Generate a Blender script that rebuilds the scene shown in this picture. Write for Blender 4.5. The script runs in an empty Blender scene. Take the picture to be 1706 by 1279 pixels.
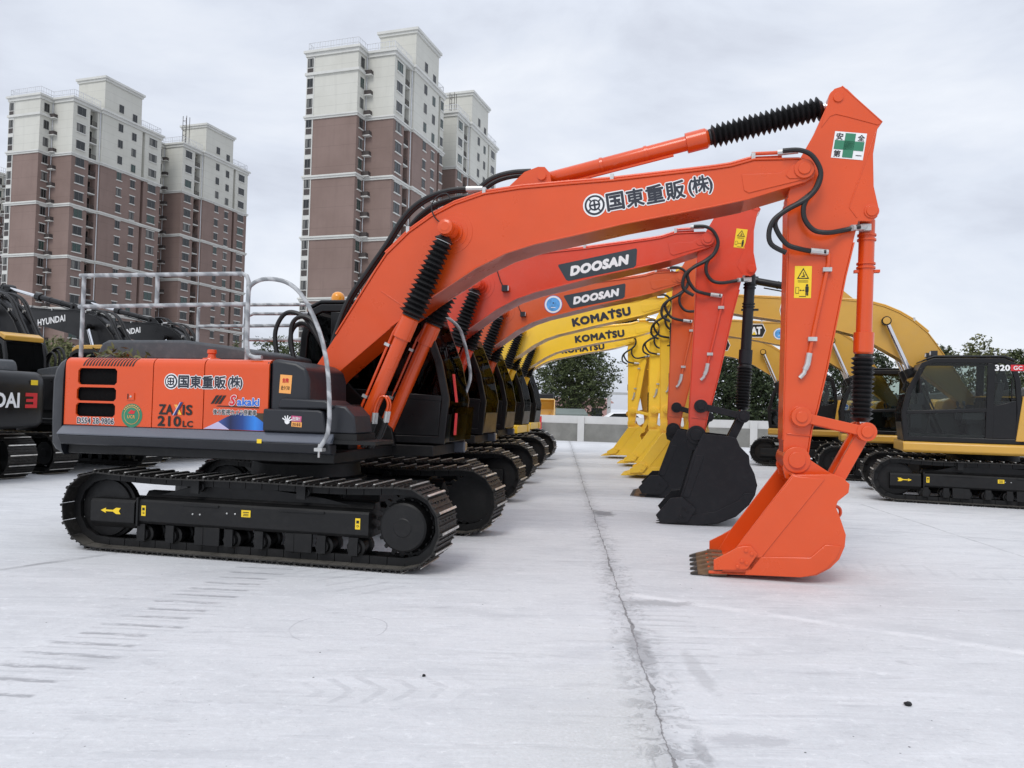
import bpy, bmesh, math, random
from mathutils import Vector, Matrix
R = math.radians
PI = math.pi
random.seed(7)
scene = bpy.context.scene
COL = scene.collection

# ------------------------------------------------------------------ camera
cam_d = bpy.data.cameras.new('camera'); cam = bpy.data.objects.new('camera', cam_d); COL.objects.link(cam)
cam_d.sensor_fit = 'HORIZONTAL'; cam_d.sensor_width = 36.0; cam_d.lens = 1270 / 1706 * 36
cam_d.clip_start = 0.1; cam_d.clip_end = 3000
_p, _r = R(1.65), R(1.43)
_f = Vector((0, math.cos(_p), math.sin(_p))); _r0 = Vector((1, 0, 0)); _u0 = _r0.cross(_f)
_R = math.cos(_r) * _r0 + math.sin(_r) * _u0; _U = -math.sin(_r) * _r0 + math.cos(_r) * _u0
cam.matrix_world = Matrix(((_R.x, _U.x, -_f.x, 0), (_R.y, _U.y, -_f.y, 0), (_R.z, _U.z, -_f.z, 1.75), (0, 0, 0, 1)))
scene.camera = cam

# ------------------------------------------------------------------ sky, sun, exposure
SUN_EL, SUN_AZ = 48, 202          # degrees; azimuth measured clockwise from +Y
w = bpy.data.worlds.new('World'); scene.world = w; w.use_nodes = True
nt = w.node_tree; nt.nodes.clear()
def wn(t, **k):
    n = nt.nodes.new(t)
    for a, b in k.items(): setattr(n, a, b)
    return n
def wl(a, b): nt.links.new(a, b)
out = wn('ShaderNodeOutputWorld'); mix = wn('ShaderNodeMixShader'); mix.inputs[0].default_value = 0.9
b1 = wn('ShaderNodeBackground'); b1.inputs[1].default_value = 0.08
sky = wn('ShaderNodeTexSky', sky_type='NISHITA', sun_disc=False)
sky.sun_elevation = R(SUN_EL); sky.sun_rotation = R(SUN_AZ)
wl(sky.outputs[0], b1.inputs[0])
b2 = wn('ShaderNodeBackground'); b2.inputs[1].default_value = 1.04
tc = wn('ShaderNodeTexCoord'); mp = wn('ShaderNodeMapping'); mp.inputs['Scale'].default_value = (1.2, 1.2, 3.4)
mp.inputs['Location'].default_value = (3.1, 0.7, 0.2)
wl(tc.outputs['Generated'], mp.inputs[0])
nz = wn('ShaderNodeTexNoise'); nz.inputs['Scale'].default_value = 1.7; nz.inputs['Detail'].default_value = 7; nz.inputs['Roughness'].default_value = .55
nz.inputs['Distortion'].default_value = .35
wl(mp.outputs[0], nz.inputs['Vector'])
cr = wn('ShaderNodeValToRGB')
cr.color_ramp.elements[0].position = .34; cr.color_ramp.elements[0].color = (.61, .645, .74, 1)
cr.color_ramp.elements[1].position = .68; cr.color_ramp.elements[1].color = (.95, .985, 1.05, 1)
e = cr.color_ramp.elements.new(.5); e.color = (.785, .835, .935, 1)
wl(nz.outputs[0], cr.inputs[0])
sp = wn('ShaderNodeSeparateXYZ'); wl(tc.outputs['Generated'], sp.inputs[0])
mr = wn('ShaderNodeMapRange'); mr.inputs['From Min'].default_value = .45; mr.inputs['From Max'].default_value = 1.0
mr.inputs['To Min'].default_value = 1.0; mr.inputs['To Max'].default_value = 1.55
wl(sp.outputs['Z'], mr.inputs['Value'])
vm = wn('ShaderNodeVectorMath', operation='SCALE'); wl(cr.outputs[0], vm.inputs[0]); wl(mr.outputs[0], vm.inputs['Scale'])
wl(vm.outputs[0], b2.inputs[0])
wl(b1.outputs[0], mix.inputs[1]); wl(b2.outputs[0], mix.inputs[2]); wl(mix.outputs[0], out.inputs[0])
sun_d = bpy.data.lights.new('sun', 'SUN'); sun_d.energy = 1.4; sun_d.angle = R(24); sun_d.color = (1, .97, .92)
sun = bpy.data.objects.new('sun', sun_d); COL.objects.link(sun)
_sd = Vector((math.sin(R(SUN_AZ)) * math.cos(R(SUN_EL)), math.cos(R(SUN_AZ)) * math.cos(R(SUN_EL)), math.sin(R(SUN_EL))))
sun.rotation_euler = _sd.to_track_quat('Z', 'Y').to_euler()
scene.view_settings.view_transform = 'Standard'; scene.view_settings.look = 'None'
scene.view_settings.exposure = 0; scene.view_settings.gamma = 1
scene.render.engine = 'CYCLES'
scene.cycles.max_bounces = 6; scene.cycles.transparent_max_bounces = 28

# ------------------------------------------------------------------ materials
class NB:
    """small node-building helper"""
    def __init__(s, m): s.t = m.node_tree
    def n(s, typ, **k):
        x = s.t.nodes.new(typ)
        for a, b in k.items(): setattr(x, a, b)
        return x
    def l(s, a, b): s.t.links.new(a, b)
    def m(s, op, a, b=None, c=None):
        x = s.n('ShaderNodeMath', operation=op)
        for i, v in enumerate((a, b, c)):
            if v is None: continue
            if isinstance(v, (int, float)): x.inputs[i].default_value = v
            else: s.l(v, x.inputs[i])
        return x.outputs[0]
    def noise(s, vec, scale, detail=4, rough=.55, dist=0):
        x = s.n('ShaderNodeTexNoise'); x.inputs['Scale'].default_value = scale; x.inputs['Detail'].default_value = detail
        x.inputs['Roughness'].default_value = rough; x.inputs['Distortion'].default_value = dist
        s.l(vec, x.inputs['Vector']); return x.outputs[0]
    def ramp(s, v, lo, hi, a=0., b=1.):
        x = s.n('ShaderNodeMapRange'); x.clamp = True
        x.inputs['From Min'].default_value = lo; x.inputs['From Max'].default_value = hi
        x.inputs['To Min'].default_value = a; x.inputs['To Max'].default_value = b
        s.l(v, x.inputs['Value']); return x.outputs[0]
    def mix(s, f, a, b):
        x = s.n('ShaderNodeMix', data_type='RGBA')
        if isinstance(f, (int, float)): x.inputs[0].default_value = f
        else: s.l(f, x.inputs[0])
        for i, v in ((6, a), (7, b)):
            if isinstance(v, tuple): x.inputs[i].default_value = (*v[:3], 1)
            else: s.l(v, x.inputs[i])
        return x.outputs[2]
def newmat(name):
    m = bpy.data.materials.new(name); m.use_nodes = True
    return m, NB(m), m.node_tree.nodes['Principled BSDF']
def srgb(r, g, b):
    f = lambda c: (c / 255 / 12.92) if c <= 10 else ((c / 255 + .055) / 1.055) ** 2.4
    return (f(r), f(g), f(b))
def mat(name, col, rough=.5, metal=0, var=.12, scale=3., bump=0., coat=0., dust=0., spec=.5):
    m, nb, p = newmat(name)
    tcn = nb.n('ShaderNodeTexCoord')
    nv = nb.noise(tcn.outputs['Object'], scale, 6, .6)
    lo = tuple(c * (1 - var) for c in col); hi = tuple(min(1, c * (1 + var * .8)) for c in col)
    c = nb.mix(nb.ramp(nv, .3, .7), lo, hi)
    if dust:
        nd = nb.noise(tcn.outputs['Object'], scale * 4.3, 8, .7)
        c = nb.mix(nb.m('MULTIPLY', nb.ramp(nd, .48, .8), dust), c, (.38, .36, .33))
    nb.l(c, p.inputs['Base Color'])
    nr = nb.noise(tcn.outputs['Object'], scale * 2.2, 5, .6)
    rv = .025 if coat else .075
    nb.l(nb.ramp(nr, .3, .7, max(.03, rough - rv), rough + rv), p.inputs['Roughness'])
    p.inputs['Metallic'].default_value = metal; p.inputs['Coat Weight'].default_value = coat; p.inputs['Coat Roughness'].default_value = .15
    p.inputs['Specular IOR Level'].default_value = spec
    if bump:
        bn = nb.n('ShaderNodeBump'); bn.inputs['Strength'].default_value = bump; bn.inputs['Distance'].default_value = .01
        nb.l(nb.noise(tcn.outputs['Object'], scale * 14, 4), bn.inputs['Height']); nb.l(bn.outputs[0], p.inputs['Normal'])
    return m
def glass(name, tint, gloss=.05):
    m, nb, p = newmat(name); nb.t.nodes.remove(p)
    o = [n for n in nb.t.nodes if n.type == 'OUTPUT_MATERIAL'][0]
    tr = nb.n('ShaderNodeBsdfTransparent'); tr.inputs[0].default_value = (*tint, 1)
    gl = nb.n('ShaderNodeBsdfGlossy'); gl.inputs['Roughness'].default_value = .03
    fr = nb.n('ShaderNodeFresnel'); fr.inputs[0].default_value = 1.5
    mx = nb.n('ShaderNodeMixShader'); gg = nb.n('ShaderNodeNewGeometry'); nb.l(nb.m('MULTIPLY', fr.outputs[0], nb.m('MULTIPLY', nb.m('SUBTRACT', 1, gg.outputs['Backfacing']), gloss)), mx.inputs[0]); nb.l(tr.outputs[0], mx.inputs[1]); nb.l(gl.outputs[0], mx.inputs[2])
    nb.l(mx.outputs[0], o.inputs[0]); return m
M = {}
M['orange'] = mat('orange paint', (.67, .073, .007), .29, var=.06, scale=1.3, coat=.35, dust=.02)
M['red'] = mat('red paint', (.66, .050, .014), .30, var=.06, scale=1.3, coat=.35, dust=.06)
M['redorange'] = mat('red orange paint', (.62, .090, .014), .30, var=.05, scale=1.3, coat=.4, dust=.06)
M['yellow'] = mat('yellow paint', (.95, .60, .035), .30, var=.05, scale=1.3, coat=.4, dust=.06)
M['ochre'] = mat('ochre yellow paint', (.60, .335, .05), .34, var=.05, scale=1.3, coat=.2, dust=.08)
M['black'] = mat('black paint', (.006, .006, .007), .34, var=.2, scale=1.5, dust=.012, spec=.35)
M['charcoal'] = mat('charcoal plastic', (.013, .0145, .019), .42, var=.12, scale=2., bump=.05)
M['grey'] = mat('dark grey panel', (.088, .097, .122), .32, var=.1, scale=2., dust=.03, coat=.7)
M['hood'] = mat('grey engine hood', (.062, .068, .076), .6, var=.15, scale=2.5, dust=.15)
M['under'] = mat('undercarriage black', (.006, .006, .0065), .5, var=.3, scale=2.5, dust=.02, bump=.1, spec=.35)
M['shoe'] = mat('track shoe steel', (.020, .0185, .017), .5, metal=.3, var=.35, scale=5., dust=.12, bump=.3)
def shoe_dirt():
    m = M['shoe']; nb = NB(m); p = m.node_tree.nodes['Principled BSDF']; src = p.inputs['Base Color'].links[0].from_socket
    t = nb.n('ShaderNodeTexCoord'); o = nb.n('ShaderNodeSeparateXYZ'); nb.l(t.outputs['Object'], o.inputs[0]); g = nb.n('ShaderNodeNewGeometry'); q = nb.n('ShaderNodeSeparateXYZ'); nb.l(g.outputs['Normal'], q.inputs[0])
    f = nb.m('MULTIPLY', nb.m('MULTIPLY', nb.ramp(o.outputs[2], .16, .07), nb.ramp(q.outputs[2], .4, .8)), nb.ramp(nb.noise(t.outputs['Object'], 6, 6, .7), .3, .55, .45, 1))
    nb.l(nb.mix(f, src, (.135, .125, .108)), p.inputs['Base Color'])
shoe_dirt()
M['worn'] = mat('worn bare steel', (.66, .64, .60), .34, metal=.6, var=.35, scale=7.)
M['rubber'] = mat('black rubber', (.009, .009, .010), .5, var=.2, scale=4.)
M['bucketblack'] = mat('black bucket paint', (.0075, .008, .011), .48, var=.15, scale=1.6, dust=.025, bump=.08, spec=.35)
M['tooth'] = mat('rusty tooth steel', (.17, .10, .055), .6, metal=.3, var=.4, scale=12., bump=.3)
M['toothtip'] = mat('dark tooth tip', (.07, .06, .055), .45, metal=.6, var=.3, scale=12.)
M['chrome'] = mat('chrome rod', (.75, .76, .78), .12, metal=1, var=.04)
M['fitting'] = mat('zinc hose fitting', (.55, .55, .54), .38, metal=.6, var=.15, scale=12.)
M['white'] = mat('white vinyl', (.80, .80, .80), .5, var=.02)
M['ink'] = mat('dark navy vinyl', (.018, .022, .035), .45, var=.05)
M['blackink'] = mat('black vinyl', (.010, .010, .010), .4, var=.05)
M['yel'] = mat('yellow warning vinyl', (.84, .58, .02), .45, var=.04)
M['green'] = mat('green vinyl', (.03, .20, .11), .45, var=.05)
M['logo_red'] = mat('red vinyl', (.60, .02, .03), .45, var=.03)
M['blue'] = mat('blue vinyl', (.03, .14, .55), .45, var=.05)
M['skyblue'] = mat('sky blue vinyl', (.10, .36, .75), .45, var=.3, scale=12)
M['navyblue'] = mat('deep blue vinyl', (.012, .03, .15), .4, var=.4, scale=5)
M['lilac'] = mat('lilac vinyl', (.50, .46, .66), .4, var=.1)
M['slate'] = mat('slate badge vinyl', (.03, .045, .055), .4, var=.1)
M['stickerorange'] = mat('orange vinyl', (.85, .38, .10), .45, var=.05)
M['pink'] = mat('magenta vinyl', (.55, .10, .22), .45, var=.05)
M['amber'] = mat('amber lens', (.80, .30, .01), .18, var=.05, coat=.5)
M['glass'] = glass('cab glass', (.78, .82, .80), .9)
M['darkglass'] = glass('tinted cab glass', (.30, .33, .34), .10)
M['mesh'] = mat('radiator screen', (.003, .003, .0035), .8, var=.3, scale=30, bump=.6, spec=.12)
M['seat'] = mat('seat fabric', (.035, .037, .042), .85, var=.2, scale=20)
def fade(name, ax, lo, hi, stops):
    m, nb, p = newmat(name); t = nb.n('ShaderNodeTexCoord'); s_ = nb.n('ShaderNodeSeparateXYZ'); nb.l(t.outputs['Object'], s_.inputs[0]); r = nb.n('ShaderNodeValToRGB'); e_ = r.color_ramp.elements
    nb.l(nb.ramp(s_.outputs[ax], lo, hi), r.inputs[0]); e_[0].position, e_[0].color = stops[0][0], (*stops[0][1], 1); e_[1].position, e_[1].color = stops[-1][0], (*stops[-1][1], 1)
    for q, c in stops[1:-1]: n_ = e_.new(q); n_.color = (*c, 1)
    nb.l(r.outputs[0], p.inputs['Base Color']); p.inputs['Roughness'].default_value = .4; return m
# printed colour fades of the blue sticker
M['bluefade'] = fade('blue printed fade', 0, -.36, .24, ((0, (.05, .09, .30)), (.25, (.008, .012, .06)), (.5, (.012, .05, .22)), (.75, (.03, .22, .70)), (1, (.02, .10, .42))))
M['olivefade'] = fade('dark olive printed fade', 0, .0, .24, ((0, (.10, .05, .02)), (1, (.03, .028, .012))))
def wrapped():
    m, nb, p = newmat('plastic wrapped pipe')
    t = nb.n('ShaderNodeTexCoord'); wv = nb.n('ShaderNodeTexWave', bands_direction='DIAGONAL')
    wv.inputs['Scale'].default_value = 3.1; wv.inputs['Distortion'].default_value = 5; wv.inputs['Detail'].default_value = 3; wv.inputs['Detail Scale'].default_value = 2
    nb.l(t.outputs['Object'], wv.inputs['Vector'])
    nb.l(nb.mix(nb.ramp(wv.outputs[1], .2, .9), (.24, .25, .262), (.43, .44, .45)), p.inputs['Base Color'])
    p.inputs['Roughness'].default_value = .25
    bn = nb.n('ShaderNodeBump'); bn.inputs['Strength'].default_value = .6; bn.inputs['Distance'].default_value = .01
    nb.l(wv.outputs[1], bn.inputs['Height']); nb.l(bn.outputs[0], p.inputs['Normal'])
    return m
M['pipe'] = wrapped()

# ------------------------------------------------------------------ mesh building
class MB:
    def __init__(s): s.v = []; s.f = []; s.mi = []; s.mats = []; s.cur = 0
    def use(s, m):
        if m not in s.mats: s.mats.append(m)
        s.cur = s.mats.index(m); return s
    def add(s, vs, fs):
        b = len(s.v); s.v += [tuple(v) for v in vs]
        for f in fs: s.f.append([b + i for i in f]); s.mi.append(s.cur)
        return s
    def box(s, x0, x1, y0, y1, z0, z1):
        vs = [(x, y, z) for x in (x0, x1) for y in (y0, y1) for z in (z0, z1)]
        return s.add(vs, [(0, 1, 3, 2), (4, 6, 7, 5), (0, 4, 5, 1), (2, 3, 7, 6), (0, 2, 6, 4), (1, 5, 7, 3)])
    def obox(s, o, a, b, c):
        """box from a corner and three edge vectors"""
        o, a, b, c = map(Vector, (o, a, b, c))
        vs = [o + a * i + b * j + c * k for i in (0, 1) for j in (0, 1) for k in (0, 1)]
        return s.add(vs, [(0, 1, 3, 2), (4, 6, 7, 5), (0, 4, 5, 1), (2, 3, 7, 6), (0, 2, 6, 4), (1, 5, 7, 3)])
    def prism(s, pts, y0, y1, y_of=None):
        """outline in (x,z) extruded along y"""
        n = len(pts)
        vs = [(x, y0, z) for x, z in pts] + [(x, y1, z) for x, z in pts]
        return s.add(vs, [list(range(n)), list(range(2 * n - 1, n - 1, -1))] + [(i, (i + 1) % n, n + (i + 1) % n, n + i) for i in range(n)])
    def prism_x(s, pts, x0, x1):
        n = len(pts)
        vs = [(x0, y, z) for y, z in pts] + [(x1, y, z) for y, z in pts]
        return s.add(vs, [list(range(n)), list(range(2 * n - 1, n - 1, -1))] + [(i, (i + 1) % n, n + (i + 1) % n, n + i) for i in range(n)])
    def prism_z(s, pts, z0, z1):
        n = len(pts)
        vs = [(x, y, z0) for x, y in pts] + [(x, y, z1) for x, y in pts]
        return s.add(vs, [list(range(n)), list(range(2 * n - 1, n - 1, -1))] + [(i, (i + 1) % n, n + (i + 1) % n, n + i) for i in range(n)])
    def ring(s, outer, inner, y0, y1):
        n = len(outer)
        vs = [(x, y, z) for y in (y0, y1) for L in (outer, inner) for x, z in L]
        fs = []
        for i in range(n):
            j = (i + 1) % n
            fs += [(i, j, n + j, n + i), (2 * n + i, 3 * n + i, 3 * n + j, 2 * n + j), (i, 2 * n + i, 2 * n + j, j), (n + i, n + j, 3 * n + j, 3 * n + i)]
        return s.add(vs, fs)
    def ribbon(s, pts, th, y0, y1):
        """plate of thickness th to the left of the polyline"""
        off = offset_line(pts, th)
        return s.prism(list(pts) + list(reversed(off)), y0, y1)
    def tube(s, pts, r, n=8, cap=True):
        pts = [Vector(p) for p in pts]; m = len(pts)
        rs = r if isinstance(r, (list, tuple)) else [r] * m
        t = [(pts[min(i + 1, m - 1)] - pts[max(i - 1, 0)]).normalized() for i in range(m)]
        up = Vector((0, 0, 1)) if abs(t[0].z) < .9 else Vector((0, 1, 0))
        a = (up - t[0] * up.dot(t[0])).normalized(); vs = []
        for i in range(m):
            a = (a - t[i] * a.dot(t[i])).normalized(); b = t[i].cross(a)
            for k in range(n):
                c = 2 * PI * k / n; vs.append(pts[i] + (a * math.cos(c) + b * math.sin(c)) * rs[i])
        fs = [(i * n + k, i * n + (k + 1) % n, (i + 1) * n + (k + 1) % n, (i + 1) * n + k) for i in range(m - 1) for k in range(n)]
        if cap: fs += [list(range(n - 1, -1, -1)), list(range((m - 1) * n, m * n))]
        return s.add(vs, fs)
    def cyl(s, p0, p1, r, n=20): return s.tube([p0, p1], r, n)
    def lathe(s, p0, p1, prof, n=18):
        """profile of (distance along axis, radius)"""
        p0, p1 = Vector(p0), Vector(p1); d = (p1 - p0).normalized()
        up = Vector((0, 0, 1)) if abs(d.z) < .9 else Vector((0, 1, 0))
        a = (up - d * up.dot(d)).normalized(); b = d.cross(a); vs = []
        for t, r in prof:
            for k in range(n):
                c = 2 * PI * k / n; vs.append(p0 + d * t + (a * math.cos(c) + b * math.sin(c)) * r)
        m = len(prof)
        fs = [(i * n + k, i * n + (k + 1) % n, (i + 1) * n + (k + 1) % n, (i + 1) * n + k) for i in range(m - 1) for k in range(n)]
        fs += [list(range(n - 1, -1, -1)), list(range((m - 1) * n, m * n))]
        return s.add(vs, fs)
    def mesh(s, name, smooth=32):
        me = bpy.data.meshes.new(name); me.from_pydata(s.v, [], s.f)
        for m in s.mats: me.materials.append(M[m] if isinstance(m, str) else m)
        me.polygons.foreach_set('material_index', s.mi)
        bm = bmesh.new(); bm.from_mesh(me); bmesh.ops.recalc_face_normals(bm, faces=bm.faces); bm.to_mesh(me); bm.free()
        if smooth:
            me.polygons.foreach_set('use_smooth', [True] * len(me.polygons)); me.set_sharp_from_angle(angle=R(smooth))
        me.update(); return me
def offset_line(pts, th, closed=False):
    P = [Vector((p[0], p[1])) for p in pts]; n = len(P); res = []
    for i in range(n):
        a = P[i - 1] if (i > 0 or closed) else None; c = P[(i + 1) % n] if (i < n - 1 or closed) else None; b = P[i]
        n1 = n2 = None
        if a is not None: d = (b - a).normalized(); n1 = Vector((-d.y, d.x))
        if c is not None: d = (c - b).normalized(); n2 = Vector((-d.y, d.x))
        if n1 is None: nn = n2
        elif n2 is None: nn = n1
        else:
            nn = n1 + n2
            nn = nn / max(.35, nn.length_squared / 2) if nn.length > 1e-6 else n1
        q = b + nn * th; res.append((q.x, q.y))
    return res
def split_pieces(mb):
    """separate builders for groups of faces that stand well apart"""
    n = len(mb.v)
    if n > 6000: return [mb]
    par = list(range(n))
    def find(i):
        while par[i] != i: par[i] = par[par[i]]; i = par[i]
        return i
    for f in mb.f:
        a = find(f[0])
        for i in f[1:]: par[find(i)] = a
    isl = {}
    for i in range(n): isl.setdefault(find(i), []).append(i)
    ks = list(isl); box = []
    for k in ks:
        P = [mb.v[i] for i in isl[k]]; lo = [min(p[j] for p in P) for j in range(3)]; hi = [max(p[j] for p in P) for j in range(3)]; box.append((lo, hi, max(h - l for h, l in zip(hi, lo))))
    g = list(range(len(ks)))
    def gf(i):
        while g[i] != i: g[i] = g[g[i]]; i = g[i]
        return i
    for i in range(len(ks)):
        for j in range(i):
            gap = math.sqrt(sum(max(0, box[i][0][q] - box[j][1][q], box[j][0][q] - box[i][1][q]) ** 2 for q in range(3)))
            if gap <= max(.02, .5 * max(box[i][2], box[j][2])) * .98: g[gf(i)] = gf(j)
    where = {}
    for i, k in enumerate(ks):
        for v in isl[k]: where[v] = gf(i)
    if len(set(where.values())) < 2: return [mb]
    out = {}
    for f, mi in zip(mb.f, mb.mi):
        q, mp_ = out.setdefault(where[f[0]], (MB(), {}))
        for i in f:
            if i not in mp_: mp_[i] = len(q.v); q.v.append(mb.v[i])
        q.f.append([mp_[i] for i in f]); m = mb.mats[mi]
        if m not in q.mats: q.mats.append(m)
        q.mi.append(q.mats.index(m))
    return sorted((q for q, _ in out.values()), key=lambda q: -len(q.v))
def obj(name, me, parent=None, bevel=0, label=None, seg=2):
    if isinstance(me, MB):
        L = split_pieces(me)
        for q in L[1:]: obj(name, q.mesh(name), parent, bevel, label, seg)
        me = L[0].mesh(name)
    o = bpy.data.objects.new(name, me); COL.objects.link(o)
    if parent is not None: o.parent = parent
    if bevel:
        b = o.modifiers.new('bevel', 'BEVEL'); b.width = bevel; b.segments = seg; b.limit_method = 'ANGLE'; b.angle_limit = R(40)
    if label: o['label'] = label
    return o
def thing(name, label, cat, loc=(0, 0, 0), rz=0, group=None):
    o = bpy.data.objects.new(name, None); COL.objects.link(o); o.location = loc; o.rotation_euler = (0, 0, rz)
    o.empty_display_size = .3
    return tag(o, label, cat, group)
def tag(o, label, cat, group=None, kind=None):
    if label: o['label'] = label
    if cat: o['category'] = cat
    if group: o['group'] = group
    if kind: o['kind'] = kind
    return o
def smooth_pts(p, k=5):
    """Catmull-Rom through points"""
    p = [Vector(q) for q in p]; o = []
    for i in range(len(p) - 1):
        a, b, c, d = p[max(i - 1, 0)], p[i], p[i + 1], p[min(i + 2, len(p) - 1)]
        for j in range(k):
            t = j / k; o.append(.5 * (2 * b + (c - a) * t + (2 * a - 5 * b + 4 * c - d) * t * t + (3 * b - a - 3 * c + d) * t ** 3))
    return o + [p[-1]]
def sim(a0, a1, b0, b1):
    A = complex(*a1) - complex(*a0); B = complex(*b1) - complex(*b0); k = B / A
    def f(p):
        q = (complex(p[0], p[1]) - complex(*a0)) * k + complex(*b0); return (q.real, q.imag)
    f.scale = abs(k); f.rot = math.atan2(k.imag, k.real); return f

# ------------------------------------------------------------------ lettering (flat vinyl on real surfaces)
def text_mesh(s, off=0., shear=0., spacing=1.):
    c = bpy.data.curves.new('lettering', 'FONT'); c.body = s; c.align_x = 'CENTER'; c.align_y = 'CENTER'
    c.offset = off; c.shear = shear; c.space_character = spacing; c.resolution_u = 3
    o = bpy.data.objects.new('lettering', c); COL.objects.link(o)
    dg = bpy.context.evaluated_depsgraph_get(); dg.update()
    me = bpy.data.meshes.new_from_object(o.evaluated_get(dg))
    bpy.data.objects.remove(o); bpy.data.curves.remove(c); return me
_tm = {}
def text_bounds(s, off, shear, spacing):
    k = (s, off, shear, spacing)
    if k not in _tm:
        me = text_mesh(s, off, shear, spacing)
        vs = [v.co.copy() for v in me.vertices]; fs = [list(p.vertices) for p in me.polygons]; bpy.data.meshes.remove(me); _tm[k] = (vs, fs)
    return _tm[k]
class Decal:
    """collects flat vinyl pieces lying on a side of a machine (plane y = const)"""
    def __init__(s, y, left=False, f=None):
        s.y = y; s.d = 1 if left else -1; s.mb = MB(); s.f = f or (lambda p: p)
    def poly(s, m, pts, layer=1):
        s.mb.use(m); s.mb.add([(p[0], s.y + s.d * .003 * layer, p[1]) for p in map(s.f, pts)], [list(range(len(pts)))]); return s
    def rect(s, m, cx, cz, wd, h, ang=0, layer=1, skew=0):
        ca, sa = math.cos(ang), math.sin(ang); q = []
        for a, b in ((-1, -1), (1, -1), (1, 1), (-1, 1)):
            u, v = a * wd / 2 + skew * b * h / 2, b * h / 2; q.append((cx + ca * u - sa * v, cz + sa * u + ca * v))
        return s.poly(m, q, layer)
    def disc(s, m, cx, cz, r, layer=1, n=28, squash=1): return s.poly(m, [(cx + r * math.cos(2 * PI * i / n) * squash, cz + r * math.sin(2 * PI * i / n)) for i in range(n)], layer)
    def text(s, m, body, cx, cz, wd=None, h=None, ang=0, off=0., shear=0., layer=2, outline=None, ow=.05, spacing=None):
        """capitals or characters; boldness and the white edge come from shifted copies, each a hair further out"""
        spacing = spacing or 1 + off * 1.3
        vs, fs = text_bounds(body, 0, shear, spacing)
        x0, x1 = min(v.x for v in vs), max(v.x for v in vs); y0, y1 = min(v.y for v in vs), max(v.y for v in vs)
        kx = wd / (x1 - x0 + 2 * off) if wd else h / (y1 - y0 + 2 * off); ky = h / (y1 - y0 + 2 * off) if h else kx
        ca, sa = math.cos(ang), math.sin(ang); dx = 1 if s.d < 0 else -1
        for mm, b, ly in ([(outline, off + ow, layer - 1)] if outline else []) + [(m, off, layer)]:
            k = 0 if b <= 0 else (12 if b > .05 else 8); s.mb.use(mm)
            for i in range(k + 1):
                ox, oy = (0, 0) if i == 0 else (b * math.cos(2 * PI * i / k) * max(kx, ky) / kx, b * math.sin(2 * PI * i / k) * max(kx, ky) / ky); P = []
                for v in vs:
                    u, t = (v.x + ox - (x0 + x1) / 2) * kx * dx, (v.y + oy - (y0 + y1) / 2) * ky
                    q = s.f((cx + ca * u - sa * t, cz + sa * u + ca * t)); P.append((q[0], s.y + s.d * (.003 * ly + .00015 * i), q[1]))
                s.mb.add(P, fs)
        return s
    def done(s, name, parent, label=None):
        me = s.mb.mesh(name, smooth=0); return obj(name, me, parent, label=label)


# ------------------------------------------------------------------ excavators
BOOM_T = [(0.12,2.05),(0.47,2.57),(0.97,3.36),(1.1,3.55),(1.38,3.81),(1.65,3.99),(1.94,4.13),(2.3,4.24),(2.73,4.29),(3.32,4.32),(3.8,4.34),(4.94,4.43),(5.11,4.45),(5.35,4.51),(5.81,4.50),(5.93,4.46),(5.99,4.38)]
BOOM_B = [(5.97,4.30),(5.89,4.25),(5.26,4.07),(4.95,4.01),(3.95,3.84),(3.38,3.72),(2.92,3.63),(2.58,3.53),(2.22,3.36),(1.97,3.2),(1.65,3.0),(1.18,2.66),(0.46,2.06),(0.29,1.88),(0.2,1.80),(0.08,1.86)]
ARM = [(6.11,5.11),(6.13,5.22),(6.18,5.28),(6.25,5.30),(6.31,5.27),(6.66,4.88),(6.62,4.82),(6.58,4.55),(6.59,4.2),(6.64,3.97),(6.63,3.87),(6.56,3.82),(6.44,3.83),(6.39,3.6),(6.31,3.23),(6.24,2.82),(6.14,2.25),(6.05,1.81),(5.99,1.58),(5.95,1.29),(5.90,1.17),(5.83,1.14),(5.76,1.18),(5.71,1.28),(5.70,1.67),(5.71,1.8),(5.73,3.5),(5.72,4.15),(5.82,4.5),(5.98,4.8)]
BK_SIDE = [(5.72,1.33),(5.79,1.37),(5.87,1.35),(5.93,1.28),(6.16,1.13),(6.24,1.1),(6.31,1.04),(6.30,0.95),(6.2,0.86),(6.18,0.8),(6.23,0.67),(6.28,0.52),(6.27,0.40),(6.22,0.27),(6.13,0.17),(6.0,0.09),(5.85,.06),(5.32,0.045),(5.05,0.04),(5.21,0.33),(5.75,1.11),(5.69,1.16)]
BK2_SIDE = [(5.27,1.12),(5.40,1.40),(5.78,1.37),(5.87,1.35),(5.92,1.23),(6.05,1.1),(6.06,.98),(6.13,.84),(6.17,.68),(6.14,.53),(6.06,.39),(5.88,.21),(5.64,.1),(5.16,.02),(4.88,.0),(5.08,.43)]
BK2_SHELL = [(5.33,1.10),(5.80,1.22),(5.90,1.12),(6.04,.95),(6.11,.84),(6.15,.68),(6.12,.53),(6.04,.40),(5.87,.225),(5.63,.115),(5.16,.035),(4.88,.015)]
BK2_CUT = [(5.12,.46),(4.95,.44),(4.74,.18),(4.82,.06),(5.2,.10),(5.32,.3)]
BK_SHELL = [(5.76,1.12),(6.02,1.02),(6.13,.92),(6.17,.8),(6.215,0.67),(6.265,0.52),(6.255,0.40),(6.205,0.28),(6.12,0.18),(6.0,0.105),(5.85,.075),(5.32,0.06),(5.0,0.05)]
_cache = {}
def cached(key, fn):
    if key not in _cache: _cache[key] = fn()
    return _cache[key]

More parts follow.
